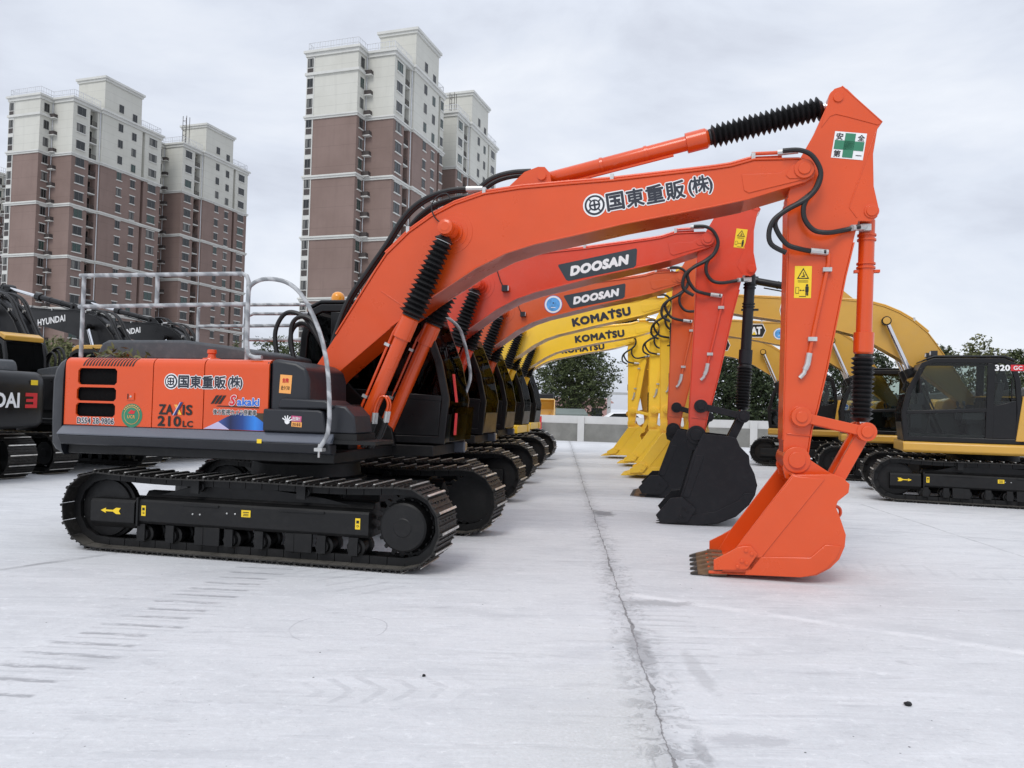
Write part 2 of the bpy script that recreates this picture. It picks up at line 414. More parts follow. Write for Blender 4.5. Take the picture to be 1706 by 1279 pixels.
def belt_path():
    rr = .415; cx = 1.83; cz = .462; P = []
    for i in range(25): a = -PI / 2 + PI * i / 24; P.append((cx + rr * math.cos(a), cz + rr * math.sin(a)))
    for i in range(1, 16):
        t = i / 16; P.append((cx - 2 * cx * t, cz + rr - .035 * math.sin(PI * t) - .012 * math.sin(3 * PI * t)))
    for i in range(25): a = PI / 2 + PI * i / 24; P.append((-cx + rr * math.cos(a), cz + rr * math.sin(a)))
    P.append(P[0]); return P
def belt_mesh():
    P = [Vector(p) for p in belt_path()]; L = [0]
    for a, b in zip(P, P[1:]): L.append(L[-1] + (b - a).length)
    N = 50; mb = MB(); rnd = random.Random(3)
    def at(s):
        s %= L[-1]
        for i in range(len(P) - 1):
            if s <= L[i + 1]: return P[i].lerp(P[i + 1], (s - L[i]) / max(1e-9, L[i + 1] - L[i]))
        return P[-1]
    pitch = L[-1] / N
    for k in range(N):
        a, b = at(k * pitch + .002), at((k + 1) * pitch - .002); c = (a + b) / 2; t = (b - a).normalized(); n = Vector((t.y, -t.x)); h = (b - a).length / 2
        def bx(t0, t1, n0, n1, y0, y1, m):
            mb.use(m); vs = []
            for tt in (t0, t1):
                for yy in (y0, y1):
                    for q in (n0, n1): p = c + t * tt + n * q; vs.append((p.x, yy, p.y))
            mb.add(vs, [(0, 1, 3, 2), (4, 6, 7, 5), (0, 4, 5, 1), (2, 3, 7, 6), (0, 2, 6, 4), (1, 5, 7, 3)])
        bx(-h, h, 0, .014, -.3, .3, 'shoe')
        j = rnd.uniform(-.003, .003)
        bx(-h * .96, -h * .96 + .026, .014, .038 + j, -.298, .298, 'shoe'); bx(-h * .96 + .001, -h * .96 + .025, .038 + j, .046 + j, -.285 + abs(j) * 4, .285 - abs(j) * 3, 'worn')
        bx(-.012, .002, .014, .030, -.298, .298, 'shoe'); bx(h * .55, h * .55 + .014, .014, .030, -.298, .298, 'shoe')
        for y in (-.11, .11):
            bx(-h * .98, h * .98, -.085, 0, y - .022, y + .022, 'under')
            bx(h * .35, h * .62, .014, .026, y - .06, y - .035, 'shoe'); bx(h * .35, h * .62, .014, .026, y + .035, y + .06, 'shoe')
    return mb.mesh('track_belt', smooth=0)
def frame_mesh(flip):
    s = flip; mb = MB(); mb.use('under')     # s = +1: drive sprocket at +x
    Y0, Y1 = -.225, .20                       # outer face towards -y; mirrored for the left track
    prof = [(-.10, .62), (Y0 + .02, .60), (Y0, .575), (Y0, .36), (Y0 + .03, .325), (Y1 - .03, .325), (Y1, .36), (Y1, .56), (.10, .62), (.05, .68), (-.05, .68)]
    a, b = sorted((s * 1.45, s * -1.32)); mb.prism_x(prof, a, b)
    a, b = sorted((s * -1.36, s * -1.93)); mb.prism_x([(Y0 - .004, .55), (Y0 + .025, .585), (Y1, .585), (Y1, .26), (Y0 + .06, .26), (Y0 - .004, .33)], a, b)
    a, b = sorted((s * -1.30, s * -1.325)); mb.prism_x([(Y0 - .02, .62), (Y1, .62), (Y1, .30), (Y0 - .02, .30)], a, b)
    mb.prism([(s * -1.3, .60), (s * -.75, .75), (s * .1, .78), (s * .9, .70), (s * 1.42, .60)], -.08, .12)
    mb.box(-.75, -.30, Y0 - .012, Y0, .555, .585); mb.box(.42, .95, Y0 - .012, Y0, .555, .585)
    for x in (-.45, .65): mb.use('under').box(x - .15, x + .15, Y0 + .02, Y0 + .05, .13, .33)
    for x in (-.62, -.53, -.2, -.1): mb.use('fitting').cyl((x, Y0 - .008, .47 if x < -.4 else .50), (x, Y0 + .01, .47 if x < -.4 else .50), .011, 8)
    return mb
def mirror_y(mb):
    mb.v = [(x, -y, z) for x, y, z in mb.v]; return mb
def tracks(root, sf, brand):
    for side in (-1, 1):
        cy = side * 1.195
        def shift(mb, side=side, cy=cy):
            if side > 0: mirror_y(mb)
            mb.v = [(x, y + cy, z) for x, y, z in mb.v]; return mb
        def c(key, fn): return cached((key, side, sf), lambda: shift(fn()).mesh(key))
        fr = obj('track_frame', c('track_frame', lambda: frame_mesh(sf)), root, bevel=.008)
        bk = 'belt'
        if (bk, side) not in _cache:
            me = cached('belt0', belt_mesh).copy(); me.transform(Matrix.Translation((0, cy, 0))); _cache[(bk, side)] = me
        obj('track_belt', _cache[(bk, side)], root)
        def spr():
            mb = MB().use('under'); n = 21; pts = []
            for i in range(n):
                for da, r in ((-.32, .315), (-.16, .362), (.16, .362), (.32, .315)): a = 2 * PI * (i + da) / n; pts.append((sf * 1.83 + r * math.cos(a), .462 + r * math.sin(a)))
            mb.prism(pts, -.035, .035); return mb
        def hub():
            mb = MB().use('under'); x = sf * 1.83
            mb.lathe((x, -.03, .462), (x, -1, .462), [(0, .29), (.03, .29), (.04, .275), (.10, .265), (.185, .255), (.20, .235), (.205, .10), (.212, .09)], 32)
            for i in range(18): a = 2 * PI * i / 18; mb.cyl((x + .277 * math.cos(a), -.055, .462 + .277 * math.sin(a)), (x + .277 * math.cos(a), -.09, .462 + .277 * math.sin(a)), .014, 6)
            return mb
        def idl():
            mb = MB().use('under'); x = -sf * 1.83
            mb.lathe((x, -.10, .462), (x, 1, .462), [(0, .12), (.0, .25), (.015, .32), (.05, .325), (.06, .355), (.14, .355), (.15, .325), (.185, .32), (.2, .25), (.2, .12)], 32)
            mb.cyl((x, -.19, .462), (x, .19, .462), .09); return mb
        s = obj('sprocket', c('sprocket', spr), root); obj('hub', c('hub', hub), s); obj('idler', c('idler', idl), root)
        def rol(x, z, r): return lambda: MB().use('under').lathe((x, -.19, z), (x, 1, z), [(0, .05), (.0, r * .7), (.05, r * .75), (.06, r), (.12, r), (.13, r * .8), (.25, r * .8), (.26, r), (.32, r), (.33, r * .75), (.38, r * .7), (.38, .05)], 14).box(x - .05, x + .05, -.21, -.19, z - .07, z + .12)
        for i in range(8): obj('track_roller', c('track_roller%d' % i, rol(-1.28 + i * .365, .205, .105)), fr)
        for i, x in enumerate((-.62, .66)): obj('carrier_roller', c('carrier_roller%d' % i, rol(x, .765, .065)), fr)
    def carb():
        mb = MB().use('under')
        mb.lathe((0, 0, .70), (0, 0, 2), [(0, .75), (.12, .75), (.13, .68), (.30, .66), (.31, .72), (.37, .72)], 36)
        for sx in (-1, 1):
            for sy in (-1, 1): mb.obox((sx * .35, sy * .25, .50), (sx * .62, sy * .78, -.04), (sx * .35, sy * -.25, 0), (0, 0, .28))
        mb.prism_z([(-.8, -.55), (.8, -.55), (.8, .55), (-.8, .55)], .45, .74)
        return mb.mesh('car_body')
    obj('car_body', cached('carb', carb), root, bevel=.012)

def bellows(mb, p0, p1, r0, r1, pitch=.062, amp=.028):
    p0, p1 = Vector(p0), Vector(p1); L = (p1 - p0).length; n = max(6, int(L / pitch)); prof = [(0, r0 * .8), (.02, r0 * .85)]
    rnd = random.Random(int(L * 1000))
    for i in range(n):
        t = .02 + (L - .04) * i / n; q = r0 + (r1 - r0) * i / n; a = amp * rnd.uniform(.8, 1.15); d = (L - .04) / n
        prof += [(t + .12 * d, q - a), (t + .5 * d, q + a)]
    prof += [(L - .02, r1 * .85), (L, r1 * .7)]
    mb.use('rubber').lathe(p0, p1, prof, 16)

def inset(pts, d):
    """inward offset of an outline, whichever way it winds"""
    A = sum(a[0] * b[1] - b[0] * a[1] for a, b in zip(pts, pts[1:] + pts[:1]))
    return offset_line(pts, d if A > 0 else -d, closed=True)

CAB0 = [(-.36, 1.24), (-.40, 1.9), (-.36, 2.62), (-.27, 2.95), (-.08, 3.04), (1.15, 3.04), (1.36, 2.95), (1.62, 2.3), (1.73, 1.82), (1.68, 1.24)]
def cab(root, S):
    lowc = S.get('caplow', 0.); CAB = [(a, b - (lowc if b > 2.5 else 0)) for a, b in CAB0]; yR, yL = .40, 1.38; m = S['cab']; c = obj('cab', MB().use(m).prism(inset(CAB, .03)[:1] + [(-.33, 1.27), (1.62, 1.27), (1.66, 1.40), (-.35, 1.40)][1:] , yR + .06, yL - .06), root)
    O = CAB; I = inset(O, .10)
    for name, a, b in (('right_frame', yR, yR + .06), ('left_frame', yL - .06, yL)):
        mb = MB().use(m).ring(O, I, a, b)
        mb.prism([(.10, 1.34), (.24, 1.34), (.20, 2.94 - lowc), (.06, 2.94 - lowc)], a + .004, b - .004)           # door pillar
        mb.prism([(.2, 1.86), (1.63, 1.78), (1.63, 1.86), (.2, 1.94)], a + .006, b - .006)           # waist rail
        mb.prism([(-.3, 1.34), (.12, 1.34), (.12, 1.98), (-.3, 2.1)], a + .008, b - .008)            # rear lower panel
        if a < .8: mb.prism([(.2, 1.34), (1.6, 1.34), (1.62, 1.8), (.2, 1.88)], a + .010, b - .010)  # closed panel on the boom side
        obj('side_frame', mb, c, bevel=.012)
    rt_ = S.get('roofth', 0)
    rf = MB().use(S.get('roof', m)).prism([(x_, z_ - lowc) for x_, z_ in [(-.27, 2.97), (-.1, 3.05), (1.15, 3.05), (1.34, 2.97), (1.33, 3.01 + rt_), (1.14, 3.10 + rt_), (-.1, 3.10 + rt_), (-.28, 3.02 + rt_)]], yR + .02, yL - .02)
    obj('roof', rf, c, bevel=.02)
    mb = MB().use(m).prism([(-.40, 1.9), (-.34, 1.9), (-.32, 1.28), (-.37, 1.28)], yR + .06, yL - .06)
    mb.use(m).prism([(1.63, 1.26), (1.68, 1.26), (1.725, 1.62), (1.675, 1.62)], yR + .06, yL - .06)
    mb.use(m).prism([(1.26, 2.92 - lowc), (1.36, 2.95 - lowc), (1.42, 2.80 - lowc), (1.36, 2.78 - lowc)], yR + .06, yL - .06)
    obj('body_panel', mb, c)
    G = inset(O, .095); g = S.get('glass', 'glass')
    for y in (yR + .03, yL - .03):
        up = [(-.33, 2.1), (-.31, 2.6), (-.22, 2.88 - lowc), (-.05, 2.95 - lowc), (1.12, 2.95 - lowc), (1.29, 2.87 - lowc), (1.54, 2.26), (1.63, 1.86), (.1, 1.92), (.08, 2.0)]
        obj('side_window', MB().use(g).prism(up, y - .004, y + .004), c)
        if y > 1: obj('door_window', MB().use(g).prism([(.22, 1.34), (1.59, 1.34), (1.63, 1.78), (.22, 1.87)], y - .004, y + .004), c)
    fw = MB().use(g)
    fw.prism([(1.40, 2.82 - lowc), (1.415, 2.82 - lowc), (1.63, 2.3), (1.735, 1.82), (1.70, 1.63), (1.685, 1.63), (1.72, 1.82), (1.615, 2.3)], yR + .07, yL - .07)
    obj('windscreen', fw, c)
    obj('rear_window', MB().use(g).prism([(-.39, 1.92), (-.375, 1.92), (-.335, 2.62), (-.25, 2.93 - lowc), (-.262, 2.93 - lowc), (-.35, 2.62)], yR + .07, yL - .07), c)
    st = MB().use('seat').box(.0, .52, .63, 1.13, 1.62, 1.76).obox((-.02, .64, 1.74), (.12, 0, 0), (0, .48, 0), (-.14, 0, .72)).obox((-.10, .76, 2.44), (.08, 0, 0), (0, .24, 0), (-.04, 0, .22)).box(.05, .45, .72, 1.04, 1.38, 1.62)
    st.use('charcoal').box(.1, .62, .50, .62, 1.70, 1.86).box(.1, .62, 1.14, 1.26, 1.70, 1.86)
    for y in (.56, 1.2): st.tube([(.55, y, 1.84), (.57, y, 2.0)], .018).lathe((.57, y, 1.98), (.58, y, 2.1), [(0, .02), (.04, .032), (.1, .025)], 8)
    obj('seat', st, c, bevel=.02)
    cs = MB().use('charcoal').box(1.25, 1.45, .52, .60, 1.5, 2.0).box(1.2, 1.32, .48, .56, 2.0, 2.25).tube([(1.2, .9, 1.42), (1.15, .9, 1.75)], .015).tube([(1.2, 1.0, 1.42), (1.15, 1.0, 1.75)], .015)
    obj('console', cs, c)
    mr_ = MB().use(m).tube([(1.3, yL + .0, 2.75), (1.42, yL + .14, 2.70), (1.42, yL + .16, 2.45)], .012).box(1.39, 1.43, yL + .08, yL + .24, 2.22, 2.5)
    mr_.tube([(-.2, yL + .005, 2.1), (-.2, yL + .05, 2.12), (-.2, yL + .05, 2.5), (-.2, yL + .005, 2.52)], .012)
    obj('mirror', mr_, c)
    wp = MB().use('rubber').tube([(1.70, .62, 1.9), (1.56, .75, 2.5)], .010).tube([(1.70, .62, 1.88), (1.58, .62, 2.45)], .012)
    obj('wiper', wp, c)
    lp = MB().use('charcoal').box(1.06, 1.18, .52, .68, 3.10 - lowc, 3.20 - lowc).use('white').box(1.18, 1.19, .54, .66, 3.115 - lowc, 3.185 - lowc)
    lp.use('charcoal').box(1.06, 1.18, 1.1, 1.26, 3.10 - lowc, 3.20 - lowc).use('white').box(1.18, 1.19, 1.12, 1.24, 3.115 - lowc, 3.185 - lowc)
    obj('work_lamp', lp, c)
    return c

def bar_clamps(mb, pts, r, every=2):
    for i in range(1, len(pts) - 1, every):
        p = pts[i]; mb.use('fitting').box(p[0] - .02, p[0] + .02, p[1] - r * 1.6, p[1] + r * 1.6, p[2] - r * 1.5, p[2] + r * 1.8)

def holed_plate(mb, x0, x1, z0, z1, holes, y0, y1):
    """plate in x-z with rectangular openings, as butted boxes"""
    zs = sorted({z0, z1, *[h[2] for h in holes], *[h[3] for h in holes]})
    for a, b in zip(zs, zs[1:]):
        hs = sorted([(h[0], h[1]) for h in holes if h[2] <= a + 1e-6 and h[3] >= b - 1e-6]); x = x0
        for h in hs: mb.box(x, h[0], y0, y1, a, b); x = h[1]
        mb.box(x, x1, y0, y1, a, b)

def house(root, S):
    side, low, cw, tb = S['side'], S['skirt'], S['ctw'], S.get('box', 'charcoal')
    d = MB().use('under').box(-2.34, 1.0, -1.34, .36, 1.08, 1.20).box(-2.34, 1.55, .36, 1.34, 1.08, 1.22).box(-2.34, -.05, -1.34, 1.34, 1.2, 1.41)
    d.box(-2.34, .22, -1.34, 1.34, 1.41, 2.08)
    for y in (-.38, .30): d.prism([(.0, 1.2), (1.05, 1.2), (1.0, 1.42), (.35, 2.02), (.1, 2.0), (-.1, 1.8)], y, y + .06)
    d.box(.05, .9, -.75, -.40, 1.2, 1.72)
    obj('swing_deck', d, root, bevel=.01)
    # right and left side doors: shells with a rolled shoulder
    def shell(y):
        s = -1 if y < 0 else 1; P = [(abs(y), 2.09)]
        for i in range(1, 7): a = i / 6 * PI / 2; P.append((abs(y) - .085 + .085 * math.cos(a), 2.105 + .085 * math.sin(a)))
        P.append((abs(y) - .45, 2.195)); Q = [(p[0] - .022, p[1]) if i == 0 else p for i, p in enumerate(P)]
        inner = [(abs(y) - .025, 2.09)] + [(abs(y) - .085 + .06 * math.cos(i / 6 * PI / 2), 2.105 + .06 * math.sin(i / 6 * PI / 2)) for i in range(1, 7)] + [(abs(y) - .45, 2.17)]
        return [(s * a, b) for a, b in P + inner[::-1]]
    cuts = [(-2.36, -1.205), (-1.193, -.557), (-.545, .235)]
    for k, (a, b) in enumerate(cuts):
        mb = MB().use(side)
        holes = [(-2.19, -1.67, 1.87, 2.07), (-2.20, -1.68, 1.69, 1.85 - .02), (-2.21, -1.68, 1.51, 1.67)] if (k == 0 and S.get('grille')) else []
        if holes: holes = [(-2.19, -1.67, 1.875, 2.065), (-2.20, -1.675, 1.69, 1.845), (-2.205, -1.68, 1.51, 1.665)]
        holed_plate(mb, a, b, 1.41, 2.0899, holes, -1.40, -1.375); mb.prism_x(shell(-1.40), a, b)
        for h in holes:
            for x, z, sx, sz in ((h[0], h[2], 1, 1), (h[1], h[2], -1, 1), (h[1], h[3], -1, -1), (h[0], h[3], 1, -1)):
                mb.prism([(x, z), (x + sx * .03, z), (x, z + sz * .03)], -1.399, -1.376)
        o = obj('side_door', mb, root, bevel=0)
        if holes:
            sm = MB().use('mesh').box(-2.3, -1.6, -1.355, -1.342, 1.45, 2.08)
            obj('radiator_screen', sm, o)
            lt = MB().use(side).box(-1.53, -1.43, -1.412, -1.40, 1.71, 1.79).use('under').box(-1.515, -1.50, -1.4135, -1.412, 1.72, 1.78).use('fitting').cyl((-1.47, -1.40, 1.75), (-1.47, -1.417, 1.75), .012, 10)
            obj('latch', lt, o)
            sl = MB().use('blackink')
            for i in range(17):
                x = -2.13 + i * .0405
                for j in range(5):
                    t0, t1 = [(-.15 + (j + q) / 5 * .95) * PI / 2 for q in (0, 1)]
                    pt = lambda t: (-(1.315 + .087 * math.cos(max(0, t))), 2.105 + (.087 * math.sin(t) if t > 0 else .06 * t))
                    (ya, za), (yb, zb) = pt(t0), pt(t1); xa, xb = x + .05 * j / 5, x + .05 * (j + 1) / 5
                    sl.add([(xa, ya, za), (xa + .02, ya, za), (xb + .02, yb, zb), (xb, yb, zb)], [(0, 1, 2, 3)])
            obj('shoulder_vent', sl.mesh('vent', 0), o)
    for a, b in ((-2.36, -1.2), (-1.188, -.46)):
        mb = MB().use(side).box(a, b, 1.375, 1.40, 1.41, 2.0899).prism_x(shell(1.40), a, b)
        if S.get('louvre') and a < -2: mb.use('mesh').box(a + .15, b - .3, 1.40, 1.404, 1.5, 1.95)
        obj('side_door', mb, root)
    mb = MB().use(side).box(-2.36, .235, -.945, .945, 2.165, 2.19); obj('deck_cover', mb, root)
    hd = MB().use('hood').prism([(-2.35, 2.19), (-2.33, 2.30), (-2.28, 2.39), (-2.20, 2.43), (-1.16, 2.435), (-.83, 2.40), (-.4, 2.35), (-.2, 2.30), (-.2, 2.19)], -.95, .62)
    obj('engine_hood', hd, root, bevel=.035, seg=3)
    cn = MB().use(S['boom']).lathe((-.67, -1.1, 2.19), (-.67, -1.1, 3), [(0, .11), (.02, .10), (.03, .05), (.07, .04), (.08, .055), (.12, .05), (.125, .02)], 16)
    obj('filler_cap', cn, root)
    # counterweight
    half = [(-2.372, 1.42), (-2.50, 1.40), (-2.585, 1.33), (-2.64, 1.18), (-2.74, .8), (-2.82, .4), (-2.845, 0)]
    ring = [(x, -y) for x, y in half] + [(x, y) for x, y in half[-2::-1]]
    V = []; Fc = []; lay = [(1.06, .16), (1.12, .05), (1.19, .01), (1.5, 0), (1.92, .0), (2.05, .025), (2.13, .07), (2.18, .13), (2.20, .20)]
    for z, ins in lay:
        for i, (x, y) in enumerate(ring): V.append((x if i in (0, len(ring) - 1) else min(-2.372, x + ins), y * (1 - ins * .35 / 1.4), z))
    n = len(ring)
    for k in range(len(lay) - 1): Fc += [(k * n + i, k * n + (i + 1) % n, (k + 1) * n + (i + 1) % n, (k + 1) * n + i) for i in range(n)]
    Fc += [list(range(n)), list(range((len(lay) - 1) * n, len(lay) * n))]
    obj('counterweight', MB().use(cw).add(V, Fc).mesh('counterweight', 50), root)
    # skirts
    for s, x1 in ((-1, 1.02), (1, 1.70 if S.get('cabskirt', 1) else 1.5)):
        P = [(s * 1.36, 1.405), (s * 1.402, 1.405), (s * 1.495, 1.315), (s * 1.497, 1.295), (s * 1.43, 1.185), (s * 1.3, 1.17), (s * 1.3, 1.405)]
        if s > 0: P = [(a, b - .175 if False else b) for a, b in P]
        mb = MB().use(low)
        if s < 0:
            mb.prism_x([(-1.36, 1.405), (-1.402, 1.405), (-1.495, 1.315), (-1.497, 1.297), (-1.36, 1.297)], -2.37, x1)
            obj('skirt_base', MB().use(S.get('skirtlow', low)).prism_x([(-1.36, 1.2965), (-1.492, 1.2965), (-1.43, 1.185), (-1.3, 1.17), (-1.3, 1.2965)], -2.37, x1 - .01), root, bevel=.015)
        else:
            P = [(1.34, 1.235), (1.43, 1.235), (1.47, 1.20), (1.47, 1.06), (1.42, 1.02), (1.2, 1.02), (1.2, 1.235)] if S.get('thick') else [(1.3, 1.235), (1.41, 1.235), (1.44, 1.20), (1.43, 1.10), (1.3, 1.08)]
            mb.prism_x(P, -2.37, x1)
            if S.get('thick'): mb.prism_x([(1.18, 1.233), (1.18, 1.022), (-.2, 1.022), (-.2, 1.233)][::-1], 1.1, 1.68)
        obj('side_skirt', mb, root, bevel=.02)
    # tool boxes ahead of the tank on the right
    bx = MB().use(tb).prism([(.25, 1.41), (.25, 2.185), (.33, 2.195), (.55, 2.16), (.66, 2.10), (.70, 1.98), (.72, 1.41)], -1.385, -.42)
    obj('tank_cover', bx, root, bevel=.035, seg=3)
    bx = MB().use(tb).box(.205, .235, -1.39, -.5, 1.62, 2.16); obj('tank_trim', bx, root, bevel=.012)
    b2_ = MB().use(tb).prism([(.20, 1.41), (.20, 1.655), (.84, 1.655), (.90, 1.64), (.95, 1.41)], -1.44, -1.0)
    t2 = obj('tool_box', b2_, root, bevel=.02)
    obj('tool_box_lid', MB().use(tb).prism([(.36, 1.665), (.40, 1.775), (.92, 1.76), (1.02, 1.70), (1.0, 1.665)], -1.43, -.9), t2, bevel=.02)
    b3 = MB().use(tb).prism([(.97, 1.41), (.93, 1.655), (1.03, 1.71), (1.14, 1.70), (1.24, 1.60), (1.27, 1.41)], -1.40, -.95); obj('lamp_box', b3, root, bevel=.02)
    st = MB().use('under').box(1.0, 1.5, -1.42, -.9, 1.30, 1.34).box(.95, 1.28, -1.40, -.9, 1.34, 1.409); obj('step', st, root)

def rod_end(mb, p, y, r, w, m): mb.use(m).cyl((p[0], y - w / 2, p[1]), (p[0], y + w / 2, p[1]), r, 20)

def excavator(S):
    root = thing('excavator', S['label'], 'excavator', (S['x'], S['y'], 0), S['yaw'], S['group'])
    tracks(root, S.get('sf', 1), S)
    house(root, S); cb = cab(root, S); S['_cab'] = cb
    bm_, ar, bk = S['boom'], S['arm'], S['bucket']
    tip, pin = S.get('tip', (5.87, 4.39)), S.get('pin', (5.83, 1.25))
    fb = sim((.2, 1.93), (5.87, 4.39), (.2, 1.93), tip); fa = sim((5.87, 4.39), (5.83, 1.25), tip, pin)
    rot = S.get('bkrot', 0.); ks = S.get('bks', 1.) * (1 if 'pin' not in S else min(1, fa.scale))
    cr_, sr_ = math.cos(rot) * ks, math.sin(rot) * ks
    fk = lambda p: (pin[0] + cr_ * (p[0] - 5.83) - sr_ * (p[1] - 1.25), pin[1] + sr_ * (p[0] - 5.83) + cr_ * (p[1] - 1.25))
    S['_fb'], S['_fa'] = fb, fa
    B = lambda L: [fb(p) for p in L]; A = lambda L: [fa(p) for p in L]; K = lambda L: [fk(p) for p in L]
    v3 = lambda f, p, y: (*f(p)[:1], y, f(p)[1])
    # boom
    mb = MB().use(bm_).prism(B(BOOM_T + BOOM_B), -.262, .262)
    mb.ribbon(B(BOOM_T[1:-1])[::-1], -.022, -.278, .278)
    mb.ribbon(B(BOOM_B[2:-4])[::-1], .018, -.278, .278)
    boom = obj('boom', mb, root, bevel=.006); S['_boom'] = boom
    mb = MB().use(bm_)
    mb.prism(B([(5.22, 4.36), (5.62, 4.36), (5.75, 4.44), (5.90, 4.47), (5.97, 4.38), (5.88, 4.28), (5.52, 4.20), (5.30, 4.15), (5.25, 4.18)]), -.272, -.2625)
    mb.prism(B([(5.68, 4.33), (5.72, 4.29), (5.88, 4.29), (5.94, 4.38), (5.87, 4.47), (5.75, 4.44)]), -.282, -.2725)
    for r, y in ((.105, -.30), (.065, -.315)): mb.cyl((*fb((5.87, 4.39))[:1], y, fb((5.87, 4.39))[1]), (fb((5.87, 4.39))[0], -.27, fb((5.87, 4.39))[1]), r, 24)
    bc = fb((1.92, 3.80))
    for r, y in ((.25, -.268), (.19, -.274), (.13, -.30)): mb.cyl((bc[0], y, bc[1]), (bc[0], -.2622, bc[1]), r, 28)
    mb.cyl((bc[0], -.53, bc[1]), (bc[0], .53, bc[1]), .075, 20)
    mb.lathe((bc[0], -.50, bc[1]), (bc[0], -1, bc[1]), [(0, .095), (.07, .09), (.075, .06), (.082, .05)], 12)
    mb.prism(B([(0.02, 1.93), (.2, 1.74), (.34, 1.9), (.16, 2.09)]), -.33, .33)
    mb.ribbon(B([(1.03, 3.10), (1.50, 2.80)]), .012, -.268, -.2622)
    obj('boom_boss', mb, boom, bevel=.004)
    br = MB().use(bm_)
    for y in (-.17, .11): br.prism(B([(2.48, 4.27), (2.76, 4.52), (2.92, 4.575), (3.0, 4.57), (3.06, 4.50), (3.10, 4.31)]), y, y + .05)
    br.cyl(v3(fb, (2.97, 4.46), -.2), v3(fb, (2.97, 4.46), .2), .05); obj('cylinder_bracket', br, boom)
    for y in (-.215, -.165, .2):
        pp = MB()
        pts = [v3(fb, p, y) for p in offset_line(BOOM_T[1:15], .05)]; pts = pts[2:]
        pts[-1] = v3(fb, (5.33, 4.60 if y != -.165 else 4.565), y); pts.append(v3(fb, (5.65, 4.60 if y != -.165 else 4.565), y))
        pp.use(bm_).tube(pts, .021, 8); bar_clamps(pp, pts, .024, 3); obj('boom_pipe', pp, boom)
    if S.get('hoses', 1):
        for dy in (-.2, -.12, .12, .2):
            h = MB().use('rubber').tube(smooth_pts([v3(fb, p, dy) for p in [(.35, 2.35), (.55, 2.95), (.85, 3.40), (1.05, 3.68), (1.25, 3.99), (1.42, 4.16), (1.62, 4.27), (1.87, 4.33), (2.11, 4.34)]]), .028, 8)
            h.use('fitting').tube([v3(fb, (2.06, 4.335), dy), v3(fb, (2.26, 4.33), dy)], .034, 8); obj('boom_hose', h, boom)
        for dy in (-.1, .05): obj('boom_hose', MB().use('rubber').tube(smooth_pts([v3(fb, p, dy) for p in [(2.17, 4.35), (2.29, 4.45), (2.42, 4.51), (2.6, 4.545), (2.82, 4.55)]]), .03, 8), boom)
        for pth, dy in (([(-.46, 2.2), (-.53, 2.4), (-.55, 2.65), (-.45, 2.85), (-.3, 2.89), (-.1, 2.78), (.15, 2.4)], .08), ([(-.22, 2.2), (-.29, 2.5), (-.28, 2.74), (-.15, 2.83), (.02, 2.75), (.18, 2.4)], .02), ([(-.3, 2.2), (-.4, 2.5), (-.36, 2.7), (-.2, 2.75), (.1, 2.5)], .2)):
            obj('swivel_hose', MB().use('rubber').tube(smooth_pts([(p[0], dy, p[1]) for p in pth]), .03, 8), root)
        obj('wire', MB().use('rubber').tube(smooth_pts([v3(fb, p, -.3) for p in [(1.84, 3.88), (1.72, 3.96), (1.66, 4.10), (1.72, 4.22), (1.84, 4.26), (1.90, 4.18)]]), .008, 6), boom)
    # boom cylinders
    for s in (-1, 1):
        y = s * .42; f0 = Vector((.83, y, 1.22)); e = Vector((bc[0], y, bc[1])); d = (e - f0).normalized(); L = (e - f0).length; bl = L * .60
        mb = MB().use(S.get('cylm', bm_)).lathe(f0, e, [(0, .05), (.05, .085), (bl - .28, .085), (bl - .275, .108), (bl - .02, .108), (bl, .09)], 22)
        mb.cyl(f0 + Vector((0, -.09, 0)), f0 + Vector((0, .09, 0)), .10); mb.cyl(e + Vector((0, -.07, 0)), e + Vector((0, .07, 0)), .10)
        o = obj('boom_cylinder', mb, root)
        if S.get('boots', 1):
            q = MB(); bellows(q, f0 + d * bl, f0 + d * (L - .09), .135, .095); q.use('fitting').lathe(f0 + d * (L - .16), e, [(0, .08), (.0, .098), (.02, .098), (.02, .08)], 16); obj('rod_boot', q, o)
        else: obj('rod', MB().use('chrome').cyl(f0 + d * (bl - .01), e, .055), o)
        pz = MB().use(S.get('cylm', bm_)); ns = Vector((-d.z, 0, d.x))
        pz.tube([f0 + d * .25 + ns * .085, f0 + d * .3 + ns * .125, f0 + d * (bl - .25) + ns * .125, f0 + d * (bl - .10) + ns * .10], .017, 8)
        pz.use('fitting')
        for t in (.35, .75): pp_ = f0 + d * bl * t; pz.obox(pp_ + ns * .08 + Vector((-.02, -.03, 0)), d * .035, (0, .06, 0), ns * .065)
        obj('cylinder_pipe', pz, o)
    if S.get('hoses', 1):
        for dy in (-.52, -.44):
            h = MB()
            h.use(S.get('cylm', bm_)).tube(smooth_pts([(p[0], dy, p[1]) for p in [(1.10, 1.62), (1.12, 1.72), (1.17, 1.81), (1.23, 1.82), (1.27, 1.74), (1.255, 1.64)]]), .014, 6)
            h.use('fitting').tube([(1.255, dy, 1.65), (1.235, dy, 1.52)], .022, 8).tube([(1.10, dy, 1.63), (1.09, dy, 1.50)], .022, 8)
            h.use('rubber').tube([(1.235, dy, 1.53), (1.17, dy, 1.36), (1.05, dy, 1.22)], .022, 8).tube([(1.09, dy, 1.52), (1.04, dy, 1.36), (.96, dy, 1.22)], .022, 8)
            obj('cylinder_hose', h, root)
    # arm cylinder
    f0 = Vector(v3(fb, (2.97, 4.46), 0)); e = Vector(v3(fa, (6.22, 5.18), 0)); d = (e - f0).normalized(); L = (e - f0).length; bl = L * .585
    mb = MB().use(S.get('acm', bm_)).lathe(f0, e, [(0, .05), (.06, .085), (bl - .26, .085), (bl - .255, .115), (bl - .03, .115), (bl, .09)], 22)
